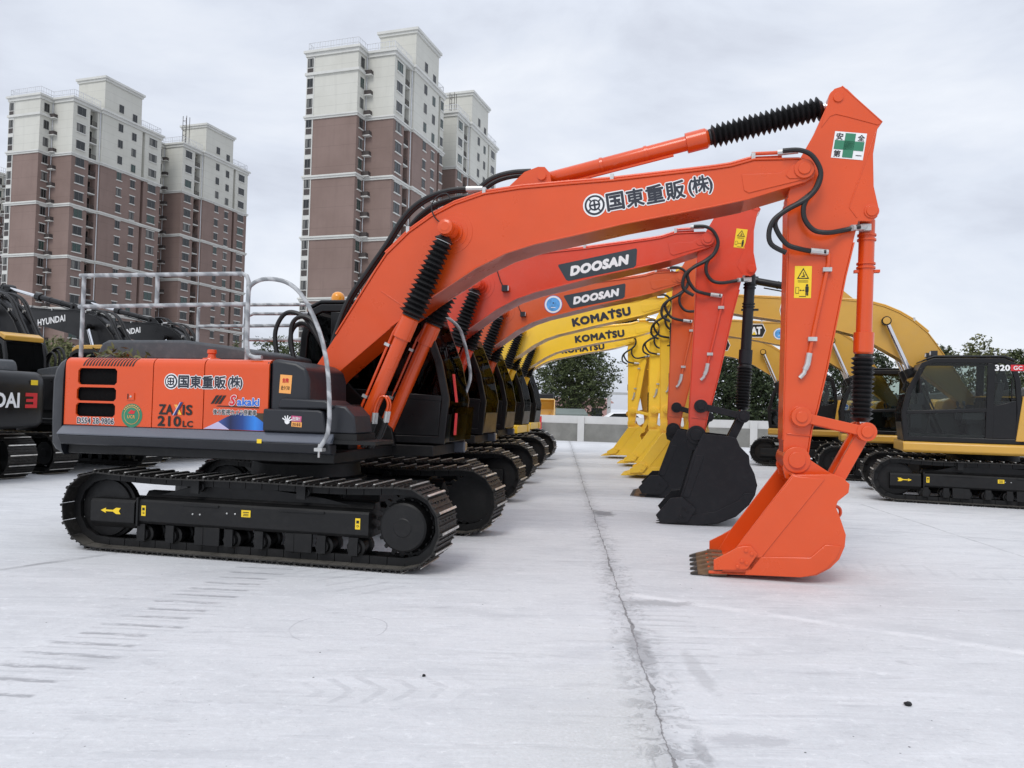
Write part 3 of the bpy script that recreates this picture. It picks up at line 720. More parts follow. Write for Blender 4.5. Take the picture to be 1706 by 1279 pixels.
    mb.tube([f0 + d * .3 + Vector((0, -.05, -.09)), f0 + d * .34 + Vector((0, -.06, -.12)), f0 + d * (bl - .4) + Vector((0, -.06, -.12))], .016, 6)
    for t in (.35, .62): p_ = f0 + d * bl * t; mb.lathe(p_, e, [(0, .086), (0, .094), (.035, .094), (.035, .086)], 20)
    o = obj('arm_cylinder', mb, root)
    if S.get('boots', 1): q = MB(); bellows(q, f0 + d * (bl + .005), e - d * .13, .11, .105); q.use('chrome').cyl(e - d * .14, e, .05); obj('rod_boot', q, o)
    else: obj('rod', MB().use('chrome').cyl(f0 + d * (bl - .01), e, .055), o)
    # arm
    mb = MB().use(ar).prism(A(ARM), -.19, .19)
    mb.ribbon(A(ARM[13:20]), .016, -.203, .203); mb.ribbon(A([(5.71, 1.45), (5.712, 1.8), (5.73, 3.5), (5.725, 4.1)]), .014, -.203, .203)
    mb.ribbon(A([(6.66, 4.88), (6.25, 5.30)]), -.016, -.203, .203)
    arm = obj('arm', mb, root, bevel=.006); S['_arm'] = arm
    mb = MB().use(ar)
    for p, rs in (((6.22, 5.18), ((.10, .195), (.05, .215))), ((5.83, 1.25), ((.13, .205), (.11, .24), (.075, .27))), ((5.88, 1.71), ((.12, .2), (.10, .215))), ((6.57, 3.93), ((.075, .205), (.055, .22)))):
        q = fa(p)
        for r, y in rs: mb.cyl((q[0], -y, q[1]), (q[0], y, q[1]), r, 24)
    mb.prism(A([(6.05, 4.86), (6.14, 4.98), (6.20, 5.00), (6.30, 4.97), (6.62, 4.86), (6.66, 4.88), (6.31, 5.27), (6.25, 5.30), (6.18, 5.28), (6.13, 5.22), (6.11, 5.11)]), -.198, -.1905)
    mb.ribbon(A([(6.60, 4.80), (6.34, 3.98), (6.42, 3.86)]), .012, -.196, -.19)
    mb.ribbon(A([(5.74, 1.52), (6.0, 1.5)]), .012, -.2045, -.19)
    obj('arm_boss', mb, arm, bevel=.004)
    ap = MB().use(ar); pth = [v3(fa, p, -.225) for p in [(6.11, 3.49), (6.14, 3.47), (6.14, 3.38), (5.97, 2.47), (5.955, 2.38)]]; ap.tube(pth, .02, 8)
    for t in ((6.125, 3.30), (5.985, 2.55)): q = fa(t); ap.use('fitting').box(q[0] - .045, q[0] + .045, -.255, -.19, q[1] - .022, q[1] + .022)
    ap.use('fitting').tube([v3(fa, p, -.225) for p in [(5.958, 2.40), (5.94, 2.28), (5.915, 2.22)]], .032, 8).tube([v3(fa, p, -.225) for p in [(5.92, 2.24), (5.905, 2.18), (5.86, 2.13)]], .024, 8)
    obj('arm_pipe', ap, arm)
    H1 = [(5.64, 4.58), (5.8, 4.58), (5.92, 4.53), (6.0, 4.42), (6.03, 4.3), (5.99, 4.16), (5.88, 4.04), (5.7, 3.94), (5.56, 3.83), (5.51, 3.69), (5.54, 3.56), (5.69, 3.47)]
    H2 = [(6.03, 4.3), (5.98, 4.16), (5.89, 4.04), (5.86, 3.94), (5.88, 3.82), (5.97, 3.71), (6.11, 3.68), (6.28, 3.72), (6.45, 3.76)]
    H3 = [(5.96, 4.13), (5.82, 4.02), (5.68, 3.94), (5.58, 3.83), (5.60, 3.71), (5.7, 3.57), (5.82, 3.52), (5.97, 3.5), (6.11, 3.49)]
    q = fa((6.53, 3.77)); ends = ([v3(fa, (5.60, 4.585), -.26), v3(fa, (5.80, 4.58), -.315)], [v3(fa, (6.36, 3.74), -.26), v3(fa, (6.53, 3.775), -.12)], [v3(fa, (5.95, 3.503), -.25), v3(fa, (6.13, 3.487), -.225)])
    for i, (hp, y) in enumerate(((H1, -.335), (H2, -.325), (H3, -.30))):
        h = MB().use('rubber').tube(smooth_pts([v3(fa, p, y if i == 0 or j < len(hp) - 2 else -.24) for j, p in enumerate(hp)]), .027, 8).use('fitting').tube(ends[i], .034, 8)
        if i == 1: h.box(q[0] - .05, q[0] + .05, -.15, -.06, q[1] - .035, q[1] + .035)
        obj('arm_hose', h, arm)
    # bucket linkage
    lk = S.get('link', bm_); a0 = Vector(fa((5.88, 1.71))); b0 = Vector(fk((6.24, .99))); l1, l2 = .667 * min(1, fa.scale), .65 * min(1, fa.scale)
    dv = b0 - a0; D = min(dv.length, l1 + l2 - .002); t = (l1 * l1 - l2 * l2 + D * D) / (2 * D); hh = math.sqrt(max(0, l1 * l1 - t * t)); u = dv.normalized()
    c1, c2 = a0 + u * t + Vector((-u.y, u.x)) * hh, a0 + u * t - Vector((-u.y, u.x)) * hh; e = c1 if c1.x > c2.x else c2
    def bar(mb, p, q, r, y0, y1, m):
        mb.use(m); p, q = Vector(p), Vector(q); a = math.atan2(q.y - p.y, q.x - p.x)
        pts = [(q.x + r * math.cos(a + PI * (i / 8 - .5)), q.y + r * math.sin(a + PI * (i / 8 - .5))) for i in range(9)] + [(p.x + r * math.cos(a + PI * (i / 8 + .5)), p.y + r * math.sin(a + PI * (i / 8 + .5))) for i in range(9)]
        mb.prism(pts, y0, y1)
    mb = MB()
    for s in (-1, 1):
        y0, y1 = sorted((s * .215, s * .265)); bar(mb, a0, e, .052, y0, y1, lk)
        for p, r in ((a0, .105), (e, .10)): mb.cyl((p.x, s * .20, p.y), (p.x, s * .28, p.y), r, 22); mb.cyl((p.x, s * .28, p.y), (p.x, s * .30, p.y), .06, 18)
    obj('side_link', mb, root, bevel=.005)
    mb = MB(); bar(mb, e, b0, .065, -.19, -.10, lk); bar(mb, e, b0, .065, .10, .19, lk); mb.cyl((e.x, -.2, e.y), (e.x, .2, e.y), .08).cyl((b0.x, -.2, b0.y), (b0.x, .2, b0.y), .08); mb.obox((e.x + (b0.x - e.x) * .3 - .02, -.1, e.y + (b0.y - e.y) * .3), ((b0.x - e.x) * .3, 0, (b0.y - e.y) * .3), (0, .2, 0), (.04, 0, .02))
    obj('bucket_link', mb, root, bevel=.005)
    f0 = Vector(v3(fa, (6.57, 3.90), 0)); e3 = Vector((e.x, 0, e.y)); d = (e3 - f0).normalized(); L = (e3 - f0).length; bl = L * .64
    bcm = S.get('bcm', bm_); mb = MB().use(bcm).lathe(f0, e3, [(0, .06), (.03, .082), (bl - .24, .082), (bl - .235, .104), (bl - .02, .104), (bl, .09)], 22)
    for t in (.12, .155, .33, .36): mb.lathe(f0 + d * bl * t, e3, [(0, .083), (0, .098), (.02, .098), (.02, .083)], 18)
    mb.box(f0.x - .13, f0.x + .13, -.03, .03, f0.z - .6, f0.z - .57)
    o = obj('bucket_cylinder', mb, root)
    if S.get('boots', 1): q = MB(); bellows(q, f0 + d * (bl + .002), e3 - d * .10, .108, .10, .05, .02); q.use('chrome').cyl(e3 - d * .12, e3, .05); obj('rod_boot', q, o)
    else: obj('rod', MB().use('chrome').cyl(f0 + d * (bl - .01), e3, .05), o)
    # bucket
    W = .56; mb = MB().use(bk); two = S.get('bk2'); sh2 = lambda L: [(x + .52, z - .12) for x, z in L]
    for s in (-1, 1):
        y0, y1 = sorted((s * W, s * (W - .025))); mb.prism(K(sh2(BK2_SIDE) if two else BK_SIDE[4:20] + [(5.75, 1.11)]), y0, y1)
        y0, y1 = sorted((s * .30, s * .25)); mb.prism(K(BK_SIDE[:10] + [(6.0, .95), (5.72, 1.05), (5.69, 1.16)]), y0, y1)
        y0, y1 = sorted((s * (W + .012), s * (W + .0005)))
        if two:
            mb.prism(K(sh2([(5.19, .20), (5.16, .03), (5.62, .11), (5.86, .22), (6.04, .40), (6.12, .54), (6.13, .57), (5.99, .56), (5.91, .45), (5.59, .27)])), y0, y1)
            mb.prism(K(sh2([(5.30, 1.08), (5.42, 1.08), (5.22, .46), (5.12, .46)])), y0, y1)
        else:
            mb.prism(K([(5.76, 1.10), (6.07, 1.08), (5.36, .10), (5.08, .08), (5.22, .34)]), y0, y1)
            mb.prism(K([(5.30, .05), (5.31, .24), (5.94, .27), (6.08, .41), (6.24, .41), (6.19, .28), (6.10, .17), (5.98, .095), (5.85, .062)]), y0, y1)
    mb.ribbon(K(sh2(BK2_SHELL) if two else BK_SHELL), -.028, -W + .026, W - .026)
    tdx, tdz = (.36, -.14) if two else (0, 0); tb_ = (lambda L: [(x + tdx, z + tdz) for x, z in L])
    mb.prism(K(tb_([(4.93, .035), (5.32, .045), (5.32, .085), (4.93, .065)])), -W + .0, W - .0)
    buck = obj('bucket', mb, root, bevel=.006)
    mb = MB().use(bk)
    for p, r in (((5.83, 1.25), .14), ((6.24, .99), .10)):
        q = fk(p); mb.cyl((q[0], -.32, q[1]), (q[0], .32, q[1]), r * ks, 24); mb.cyl((q[0], -.345, q[1]), (q[0], .345, q[1]), r * .62 * ks, 20)
    obj('bucket_boss', mb, buck, bevel=.004)
    mb = MB().use(bk)
    for s in (-1, 1):
        y0, y1 = sorted((s * (W + .045), s * (W + .0135)))
        mb.prism(K(sh2(BK2_CUT) if two else [(5.21, .33), (5.27, .35), (5.35, .36), (5.42, .28), (5.32, .12), (5.19, .10), (4.98, .085), (4.98, .19), (5.12, .27)]), y0, y1)
        for p in tb_(((5.30, .31), (5.36, .28), (5.26, .2), (5.22, .14), (5.31, .18))): q = fk(p); mb.cyl((q[0], s * (W + .045), q[1]), (q[0], s * (W + .065), q[1]), .02, 6)
    obj('side_cutter', mb, buck, bevel=.004)
    hk = MB().use(bk); hk.tube(smooth_pts([(*fk(p)[:1], 0, fk(p)[1]) for p in [(6.22, .72), (6.28, .745), (6.325, .72), (6.33, .66), (6.29, .62), (6.24, .62)]]), .018, 8); obj('lifting_hook', hk, buck)
    for i in range(5):
        y = -.5 + i * .25; mb = MB().use(S.get('toothm', 'tooth'))
        def wedge(x0, x1, h0, h1, w0, w1, m, zc0, zc1):
            mb.use(m); vs = []
            for x, hh_, ww, zc in ((x0, h0, w0, zc0), (x1, h1, w1, zc1)):
                for a, b in ((-1, -1), (1, -1), (1, 1), (-1, 1)): q = fk((x + tdx, zc + tdz + b * hh_ / 2)); vs.append((q[0], y + a * ww / 2, q[1]))
            mb.add(vs, [(0, 1, 2, 3), (7, 6, 5, 4), (0, 4, 5, 1), (1, 5, 6, 2), (2, 6, 7, 3), (3, 7, 4, 0)])
        wedge(5.12, 4.95, .07, .085, .12, .10, S.get('toothm', 'tooth'), .065, .055); wedge(4.96, 4.82, .072, .04, .085, .06, S.get('toothm', 'tooth'), .055, .03); wedge(4.82, 4.745, .04, .014, .06, .042, S.get('tipm', 'toothtip'), .03, .014)
        obj('tooth', mb, buck, bevel=.004)
    return root

# ------------------------------------------------------------------ setting: ground
TREAD = ((-3.02, 4.5), (-2.47, 8.15))
def ground():
    m, nb, p = newmat('pale concrete'); g = nb.n('ShaderNodeNewGeometry').outputs['Position']
    s = nb.n('ShaderNodeSeparateXYZ'); nb.l(g, s.inputs[0]); x, y = s.outputs[0], s.outputs[1]
    def stretch(sx, sy, ang=0, off=(0, 0, 0)):
        k = nb.n('ShaderNodeMapping'); k.inputs['Scale'].default_value = (sx, sy, 1); k.inputs['Rotation'].default_value = (0, 0, ang); k.inputs['Location'].default_value = off
        nb.l(g, k.inputs[0]); return k.outputs[0]
    big = nb.noise(g, .23, 5, .6, .4); mid = nb.noise(stretch(.8, 1.5, R(12)), 1.2, 7, .65, .5); fine = nb.noise(g, 38, 6, .7)
    streak = nb.noise(stretch(.55, 5.5, R(14)), 1.5, 7, .65, .8)
    c = nb.mix(nb.ramp(big, .32, .66), (.585, .592, .605), (.69, .695, .708))
    c = nb.mix(nb.m('MULTIPLY', nb.ramp(mid, .46, .74), .6), c, (.44, .447, .468))
    c = nb.mix(nb.m('MULTIPLY', nb.ramp(streak, .52, .72), .55), c, (.76, .765, .79))
    streak2 = nb.noise(stretch(.7, 7.5, R(10), (5, 3, 0)), 1.2, 8, .7, 1.2)
    c = nb.mix(nb.m('MULTIPLY', nb.ramp(streak2, .55, .70), .55), c, (.40, .405, .425))
    # scuffed, crusty patches
    sc1 = nb.noise(stretch(1.0, 1.7, R(20), (1, 9, 0)), 4.2, 9, .78, .7); sc0 = nb.noise(g, .55, 3)
    c = nb.mix(nb.m('MULTIPLY', nb.m('MULTIPLY', nb.ramp(sc1, .56, .66), nb.ramp(sc0, .45, .6)), .45), c, (.37, .373, .39))
    sc2 = nb.noise(stretch(1.2, 2.2, R(-8), (4, 2, 0)), 9, 8, .75, .5)
    c = nb.mix(nb.m('MULTIPLY', nb.ramp(sc2, .60, .68), .35), c, (.80, .80, .81))
    grit = nb.noise(g, 26, 9, .8); grit2 = nb.noise(stretch(1, 1.4, R(30)), 9.5, 9, .82, .4)
    c = nb.mix(nb.ramp(grit, .35, .68, 0, .34), c, (.42, .424, .435))
    c = nb.mix(nb.m('MULTIPLY', nb.ramp(grit2, .57, .64), .42), c, (.40, .404, .415))
    c = nb.mix(nb.m('MULTIPLY', nb.ramp(grit2, .44, .38), .4), c, (.80, .802, .81))
    cr2 = nb.n('ShaderNodeTexVoronoi'); cr2.inputs['Scale'].default_value = 9.; nb.l(g, cr2.inputs['Vector'])
    c = nb.mix(nb.m('MULTIPLY', nb.m('LESS_THAN', cr2.outputs['Distance'], nb.ramp(nb.noise(g, .8, 3), .45, .7, 0, .075)), .75), c, (.17, .17, .17))
    # sandy, rougher left slab near the joint
    wob = nb.noise(g, .9, 5, .65); wob2 = nb.noise(g, 5.5, 6, .7)
    dx = nb.m('SUBTRACT', x, nb.m('ADD', nb.m('MULTIPLY', y, .0615), nb.m('ADD', .62, nb.m('ADD', nb.m('MULTIPLY', nb.m('SUBTRACT', wob, .5), .13), nb.m('MULTIPLY', nb.m('SUBTRACT', wob2, .5), .06)))))
    near = nb.m('MULTIPLY', nb.m('MULTIPLY', nb.ramp(dx, -1.3, -.15), nb.ramp(dx, .02, -.04)), nb.ramp(nb.m('ADD', y, nb.m('MULTIPLY', nb.m('SUBTRACT', mid, .5), 4)), 6.2, 4.2))
    gran = nb.ramp(nb.noise(g, 55, 6, .85), .36, .66)
    c = nb.mix(nb.m('MULTIPLY', near, nb.m('MULTIPLY', gran, .8)), c, (.43, .43, .40))
    # the joint itself, its crumbling edge and stains along it
    ad = nb.m('ABSOLUTE', dx)
    wid = nb.m('ADD', .0035, nb.m('MULTIPLY', nb.ramp(nb.noise(g, 2.3, 6, .75), .48, .76), .020))
    line = nb.m('LESS_THAN', ad, wid)
    rough_edge = nb.m('MULTIPLY', nb.ramp(ad, .24, .0), nb.ramp(nb.noise(g, 8, 8, .78, 1.), .52, .60))
    c = nb.mix(nb.m('MULTIPLY', rough_edge, .55), c, (.235, .235, .24))
    soft = nb.m('MULTIPLY', nb.ramp(ad, .12, 0), .30); c = nb.mix(soft, c, (.30, .30, .31))
    c = nb.mix(nb.m('MULTIPLY', line, .75), c, (.16, .155, .155))
    # cross joints (pale filled one on the right, dark ones further off)
    def joint(c, a, b, wd, col, amt, br=.45):
        (ax, ay), (bx, by) = a, b; L = math.hypot(bx - ax, by - ay); ux, uy = (bx - ax) / L, (by - ay) / L
        t = nb.m('ADD', nb.m('MULTIPLY', nb.m('SUBTRACT', x, ax), ux), nb.m('MULTIPLY', nb.m('SUBTRACT', y, ay), uy))
        q = nb.m('ADD', nb.m('MULTIPLY', nb.m('SUBTRACT', x, ax), -uy), nb.m('MULTIPLY', nb.m('SUBTRACT', y, ay), ux))
        q = nb.m('ADD', q, nb.m('MULTIPLY', nb.m('SUBTRACT', nb.noise(g, 1.7, 5, .7), .5), .10))
        f = nb.m('MULTIPLY', nb.ramp(nb.m('ABSOLUTE', q), wd, wd * .3), nb.m('MULTIPLY', nb.ramp(t, -.1, .3), nb.ramp(t, L + .3, L)))
        f = nb.m('MULTIPLY', f, nb.ramp(nb.noise(g, 3.1, 6, .7), br - .12, br + .12))
        return nb.mix(nb.m('MULTIPLY', f, amt), c, col)
    c = joint(c, (.95, 7.36), (14, .3), .09, (.80, .80, .81), .5)
    c = joint(c, (-6.2, 6.0), (-3.6, 9.6), .07, (.22, .22, .23), .65)
    c = joint(c, (6.9, 15.2), (6.3, 6.0), .03, (.27, .27, .28), .55)
    c = joint(c, (1.5, 13.3), (9.5, 10.1), .05, (.33, .33, .34), .4)
    c = joint(c, (-9, 19), (2, 15.6), .05, (.35, .35, .36), .4)
    # tread prints left by tracks
    def tread(c, a, b, half, pitch, col, amt, ang=0., th=.3):
        (ax, ay), (bx, by) = a, b; L = math.hypot(bx - ax, by - ay); ux, uy = (bx - ax) / L, (by - ay) / L
        t = nb.m('ADD', nb.m('MULTIPLY', nb.m('SUBTRACT', x, ax), ux), nb.m('MULTIPLY', nb.m('SUBTRACT', y, ay), uy))
        q = nb.m('ADD', nb.m('MULTIPLY', nb.m('SUBTRACT', x, ax), -uy), nb.m('MULTIPLY', nb.m('SUBTRACT', y, ay), ux))
        tt = nb.m('ADD', t, nb.m('ADD', nb.m('MULTIPLY', nb.m('ABSOLUTE', q) if ang > 5 else q, math.tan(R(ang))), nb.m('MULTIPLY', nb.m('SUBTRACT', nb.noise(g, 4, 4), .5), .07)))
        st = nb.ramp(nb.m('SINE', nb.m('MULTIPLY', tt, 2 * PI / pitch)), 1 - th, 1 - th * .35)
        jag = nb.m('ADD', nb.m('ABSOLUTE', q), nb.m('MULTIPLY', nb.m('SUBTRACT', nb.noise(g, 2.6, 3), .5), half * 1.6))
        f = nb.m('MULTIPLY', nb.m('MULTIPLY', st, nb.ramp(jag, half, half * .85)), nb.m('MULTIPLY', nb.ramp(t, 0, .3), nb.ramp(t, L, L - .4)))
        f = nb.m('MULTIPLY', f, nb.ramp(nb.noise(stretch(.5, 1.6), 11, 8, .8), .40, .52))
        return nb.mix(nb.m('MULTIPLY', f, amt), c, col)
    c = tread(c, (-3.06, 4.2), (-2.45, 8.3), .30, .235, (.27, .27, .285), .72, 4, .36)
    c = tread(c, (-3.0, 4.6), (-2.40, 8.5), .36, .118, (.44, .445, .46), .55, 5, .5)
    c = tread(c, (-1.35, 4.60), (-.05, 4.82), .20, .19, (.46, .465, .48), .6, 32, .6)
    c = tread(c, (1.24, 5.0), (1.34, 6.9), .26, .15, (.42, .425, .44), .5, 3)
    c = tread(c, (3.2, 9.2), (8.5, 7.3), .3, .23, (.45, .455, .47), .3, 4)
    c = tread(c, (-5.5, 12.2), (-1.0, 6.9), .3, .235, (.36, .365, .38), .35, 4)
    # a ring scratched into the dust
    rq = nb.m('SQRT', nb.m('ADD', nb.m('POWER', nb.m('SUBTRACT', x, -1.30), 2), nb.m('POWER', nb.m('SUBTRACT', y, 5.95), 2)))
    rq = nb.m('ABSOLUTE', nb.m('SUBTRACT', nb.m('ADD', rq, nb.m('MULTIPLY', nb.m('SUBTRACT', nb.noise(g, 1.5, 3), .5), .12)), .37))
    c = nb.mix(nb.m('MULTIPLY', nb.m('MULTIPLY', nb.ramp(rq, .009, .003), nb.ramp(nb.noise(g, 1.3, 2), .42, .5)), .45), c, (.33, .33, .35))
    # dark smears, oily patches and specks
    def blob(c, cx, cy, rx, ry, col, amt):
        q = nb.m('SQRT', nb.m('ADD', nb.m('POWER', nb.m('DIVIDE', nb.m('SUBTRACT', x, cx), rx), 2), nb.m('POWER', nb.m('DIVIDE', nb.m('SUBTRACT', y, cy), ry), 2)))
        q = nb.m('ADD', q, nb.m('MULTIPLY', nb.m('SUBTRACT', nb.noise(g, 7, 8, .78), .5), 2.4))
        return nb.mix(nb.m('MULTIPLY', nb.ramp(q, 1, .55), amt), c, col)
    c = blob(c, 1.57, 12.76, .22, .42, (.17, .17, .18), .75); c = blob(c, .98, 5.6, .10, .55, (.27, .27, .28), .55); c = blob(c, 1.35, 6.95, .45, .12, (.30, .30, .31), .6)
    c = blob(c, 1.30, 4.12, .26, .10, (.34, .34, .36), .45); c = blob(c, 1.02, 3.95, .05, .22, (.27, .27, .28), .5); c = blob(c, 1.30, 5.2, .07, .5, (.36, .36, .37), .4); c = blob(c, 2.9, 16.6, .3, .5, (.3, .3, .31), .5)
    sc = nb.noise(stretch(1, 2.6, R(8), (2, 7, 0)), 2.6, 10, .78, .6)
    c = nb.mix(nb.m('MULTIPLY', nb.ramp(sc, .665, .72), .6), c, (.24, .24, .25))
    vo = nb.n('ShaderNodeTexVoronoi'); vo.inputs['Scale'].default_value = 4.2; nb.l(g, vo.inputs['Vector'])
    c = nb.mix(nb.m('MULTIPLY', nb.m('LESS_THAN', vo.outputs['Distance'], .030), nb.m('GREATER_THAN', nb.noise(g, 1.1, 2), .50)), c, (.09, .09, .09))
    c = nb.mix(nb.m('MULTIPLY', nb.ramp(fine, .55, .8), .25), c, (.33, .33, .34))
    nb.l(c, p.inputs['Base Color'])
    nb.l(nb.ramp(mid, .3, .7, .62, .85), p.inputs['Roughness']); p.inputs['Specular IOR Level'].default_value = .35
    bn = nb.n('ShaderNodeBump'); bn.inputs['Strength'].default_value = .5; bn.inputs['Distance'].default_value = .02
    hgt = nb.m('ADD', nb.m('MULTIPLY', fine, .25), nb.m('ADD', nb.m('MULTIPLY', streak, .5), nb.m('MULTIPLY', nb.m('ADD', line, rough_edge), -.9)))
    nb.l(hgt, bn.inputs['Height']); nb.l(bn.outputs[0], p.inputs['Normal'])
    mb = MB().use(m); mb.add([(-900, -60, 0), (900, -60, 0), (900, 1500, 0), (-900, 1500, 0)], [(0, 1, 2, 3)])
    tag(obj('ground', mb.mesh('ground', 0)), 'pale dusty concrete yard with a long cracked joint', 'ground', kind='structure')
ground()
def stones():
    for i, (x, y, r, lb) in enumerate(((2.44, 4.66, .022, 'small dark stone alone on the concrete right of the crack'), (-.52, 4.95, .012, 'tiny black pebble on the open concrete left of the crack'))):
        mb = MB(); bm = bmesh.new(); bmesh.ops.create_icosphere(bm, subdivisions=2, radius=r)
        rd = random.Random(i)
        for v in bm.verts: v.co *= rd.uniform(.8, 1.15); v.co.z *= .65
        me = bpy.data.meshes.new('stone'); bm.to_mesh(me); bm.free(); me.materials.append(M['under'])
        o = obj('stone', me); o.location = (x, y, r * .5); tag(o, lb, 'stone')
stones()

# ------------------------------------------------------------------ the machines in the yard
YAW = R(-12.4)
MX, MY = -2.573, 9.70
G_ROW = 'excavators parked in the row along the crack'; G_LEFT = 'black excavators parked on the left'; G_RIGHT = 'ochre excavators parked on the right'
hit = dict(x=MX, y=MY, yaw=YAW, sf=1, label='nearest orange excavator with grey handrails and orange bucket', group=G_ROW, side='orange', skirt='grey', skirtlow='charcoal', ctw='charcoal', cab='black', boom='orange', arm='orange', bucket='orange', grille=1, glass='darkglass')
root = excavator(hit)
def hit_extras():
    cb, boom, arm = hit['_cab'], hit['_boom'], hit['_arm']
    # wrapped grey handrails
    r = .024
    def rail(pts, name='handrail'): obj(name, MB().use('pipe').tube(pts, r, 10), root)
    y = -1.22
    rail([(-2.38, y, 3.17), (-.24, y, 3.165), (-.185, y, 3.14), (-.16, y, 3.08), (-.15, y, 2.19)]); rail([(-2.325, y, 3.16), (-2.325, y, 2.195)]); rail([(-2.38, y, 2.80), (-.15, y, 2.82)]); rail([(-1.33, y, 3.16), (-1.33, y, 2.81)])
    y = .5
    rail([(-1.98, y, 2.43), (-1.98, y, 3.0), (-1.9, y, 3.05), (-.3, y, 3.05), (-.22, y, 3.0), (-.22, y, 2.2)]); rail([(-1.98, y, 2.75), (-.22, y, 2.77)]); rail([(-1.25, y, 3.04), (-1.25, y, 2.42)])
    y = 1.1
    rail([(-1.6, y, 2.2), (-1.6, y, 2.95), (-1.5, y, 3.0), (-.5, y, 3.0)]); rail([(-1.6, y, 2.62), (-.5, y, 2.62)])
    lp = [(.12, 2.215), (.0, 2.22), (-.06, 2.30), (-.07, 2.6), (-.07, 2.94), (-.03, 3.02), (.08, 3.07), (.22, 3.075), (.38, 3.04), (.52, 2.95), (.64, 2.80), (.76, 2.58), (.87, 2.33), (.96, 2.05), (1.02, 1.75), (1.025, 1.52), (1.0, 1.38), (.92, 1.25)]
    rail(smooth_pts([(a, -1.36 - .175 * min(1, max(0, (2.5 - b) / .75)) * (i > 6), b) for i, (a, b) in enumerate(lp)], 3), 'grab_rail')
    obj('rail_clamp', MB().use('fitting').box(.88, .97, -1.57, -1.48, 1.225, 1.26).cyl((.92, -1.535, 1.16), (.92, -1.535, 1.30), .012, 8), root)
    fl = [(1.0, 3.08), (1.29, 3.0), (1.42, 2.95), (1.57, 2.82), (1.65, 2.63), (1.73, 2.32), (1.75, 2.1), (1.67, 1.83), (1.68, 1.56), (1.60, 1.42)]
    rail(smooth_pts([(a, 1.30, b) for a, b in fl], 3), 'grab_rail')
    # warning beacon on the cab
    bc = MB().use('black').lathe((-.03, .8, 3.10), (-.03, .8, 4), [(0, .10), (.03, .10), (.035, .085)], 18); b = obj('beacon_base', bc, cb)
    obj('beacon_lens', MB().use('amber').lathe((-.03, .8, 3.135), (-.03, .8, 4), [(0, .09), (.06, .092), (.10, .075), (.125, .04), (.13, .01)], 18), b)
    # cab front guard panel with dark lettering plate, red strips
    obj('front_guard', MB().use('darkglass').prism([(1.74, 1.28), (1.76, 1.28), (1.80, 1.72), (1.78, 1.72)], .42, 1.36), cb)
    obj('red_reflector', MB().use('logo_red').obox((1.80, .45, 1.78), (.015, 0, 0), (0, .07, 0), (-.05, 0, .36)), cb)
    obj('red_reflector', MB().use('logo_red').obox((1.785, .46, 1.36), (.015, 0, 0), (0, .07, 0), (.012, 0, .28)), cb)
    obj('nameplate', MB().use('fitting').box(.66, .80, .345, .355, 1.10, 1.18), root)
    # leaves caught on the deck
    rd = random.Random(5); lf = MB().use(M['leaf_b'])
    for i in range(60):
        c = Vector((-1.95 + rd.gauss(0, .16), -1.12 + rd.uniform(-.1, .1), 2.21 + abs(rd.gauss(0, .05)))); a = Vector((rd.uniform(-1, 1), rd.uniform(-1, 1), rd.uniform(-.6, 1))).normalized() * .05; b = a.cross(Vector((rd.uniform(-1, 1), rd.uniform(-1, 1), rd.uniform(-1, 1)))).normalized() * .018
        lf.add([c - a, c + b, c + a, c - b], [(0, 1, 2, 3)])
    tag(obj('leaf_litter', lf.mesh('leaf_litter', 0)), 'dead leaves caught on the deck of the orange excavator', 'leaves', kind='stuff')
    lit = bpy.data.objects['leaf_litter']; lit.location = (MX, MY, 0); lit.rotation_euler = (0, 0, YAW)
    # door lettering
    P = -1.40
    def company(D, cx, cz, wd, ang=0, gap=0.):
        # ring-and-cross emblem, then the name, in dark vinyl with a white edge
        ca, sa = math.cos(ang), math.sin(ang); k = wd / 1.22; at = lambda u, v=0: (cx + (u * ca - v * sa) * k, cz + (u * sa + v * ca) * k)
        e = at(-.515); rr = .098 * k
        D.disc('white', *e, rr * 1.16, 1); D.disc('ink', *e, rr, 2); D.disc('white', *e, rr * .80, 3); D.disc('ink', *e, rr * .56, 4); D.disc('white', *e, rr * .40, 5)
        D.rect('ink', *e, rr * .18, rr * .96, ang, 6); D.rect('ink', *e, rr * .96, rr * .18, ang, 6)
        for a in range(4): D.rect('ink', e[0] + rr * .68 * math.cos(a * PI / 2 + PI / 4), e[1] + rr * .68 * math.sin(a * PI / 2 + PI / 4), rr * .26, rr * .12, a * PI / 2 + PI / 4, 5)
        for ch, u, wq in (('国', -.315, .172), ('東', -.125, .172), ('重', .064, .172), ('販', .257, .180)): D.text('ink', ch, *at(u + (gap if u > 0 else 0)), wd=wq * k, h=.178 * k, ang=ang, off=.030, outline='white', ow=.055)
        D.text('ink', '(株)', *at(.490 + gap), wd=.225 * k, h=.19 * k, ang=ang, off=.026, outline='white', ow=.055, spacing=.84)
    D = Decal(P); company(D, -.555, 1.93, .97, 0); D.done('company_lettering', root)
    D = Decal(P)
    D.text('blackink', 'ZA', -1.015, 1.615, wd=.185, h=.115, off=.03); D.text('blackink', 'IS', -.745, 1.615, wd=.125, h=.115, off=.03)
    D.poly('stickerorange', [(-.915, 1.672), (-.875, 1.672), (-.815, 1.56), (-.858, 1.56)], 2); D.poly('yel', [(-.885, 1.672), (-.875, 1.672), (-.815, 1.56), (-.83, 1.56)], 3); D.poly('navyblue', [(-.925, 1.552), (-.885, 1.552), (-.80, 1.70), (-.838, 1.70)], 4); D.poly('lilac', [(-.925, 1.552), (-.912, 1.552), (-.827, 1.70), (-.838, 1.70)], 5)
    D.text('blackink', '210', -.97, 1.485, wd=.30, h=.115, off=.03); D.text('blackink', 'LC', -.735, 1.46, wd=.13, h=.07, off=.03)
    D.done('model_lettering', root)
    D = Decal(P)
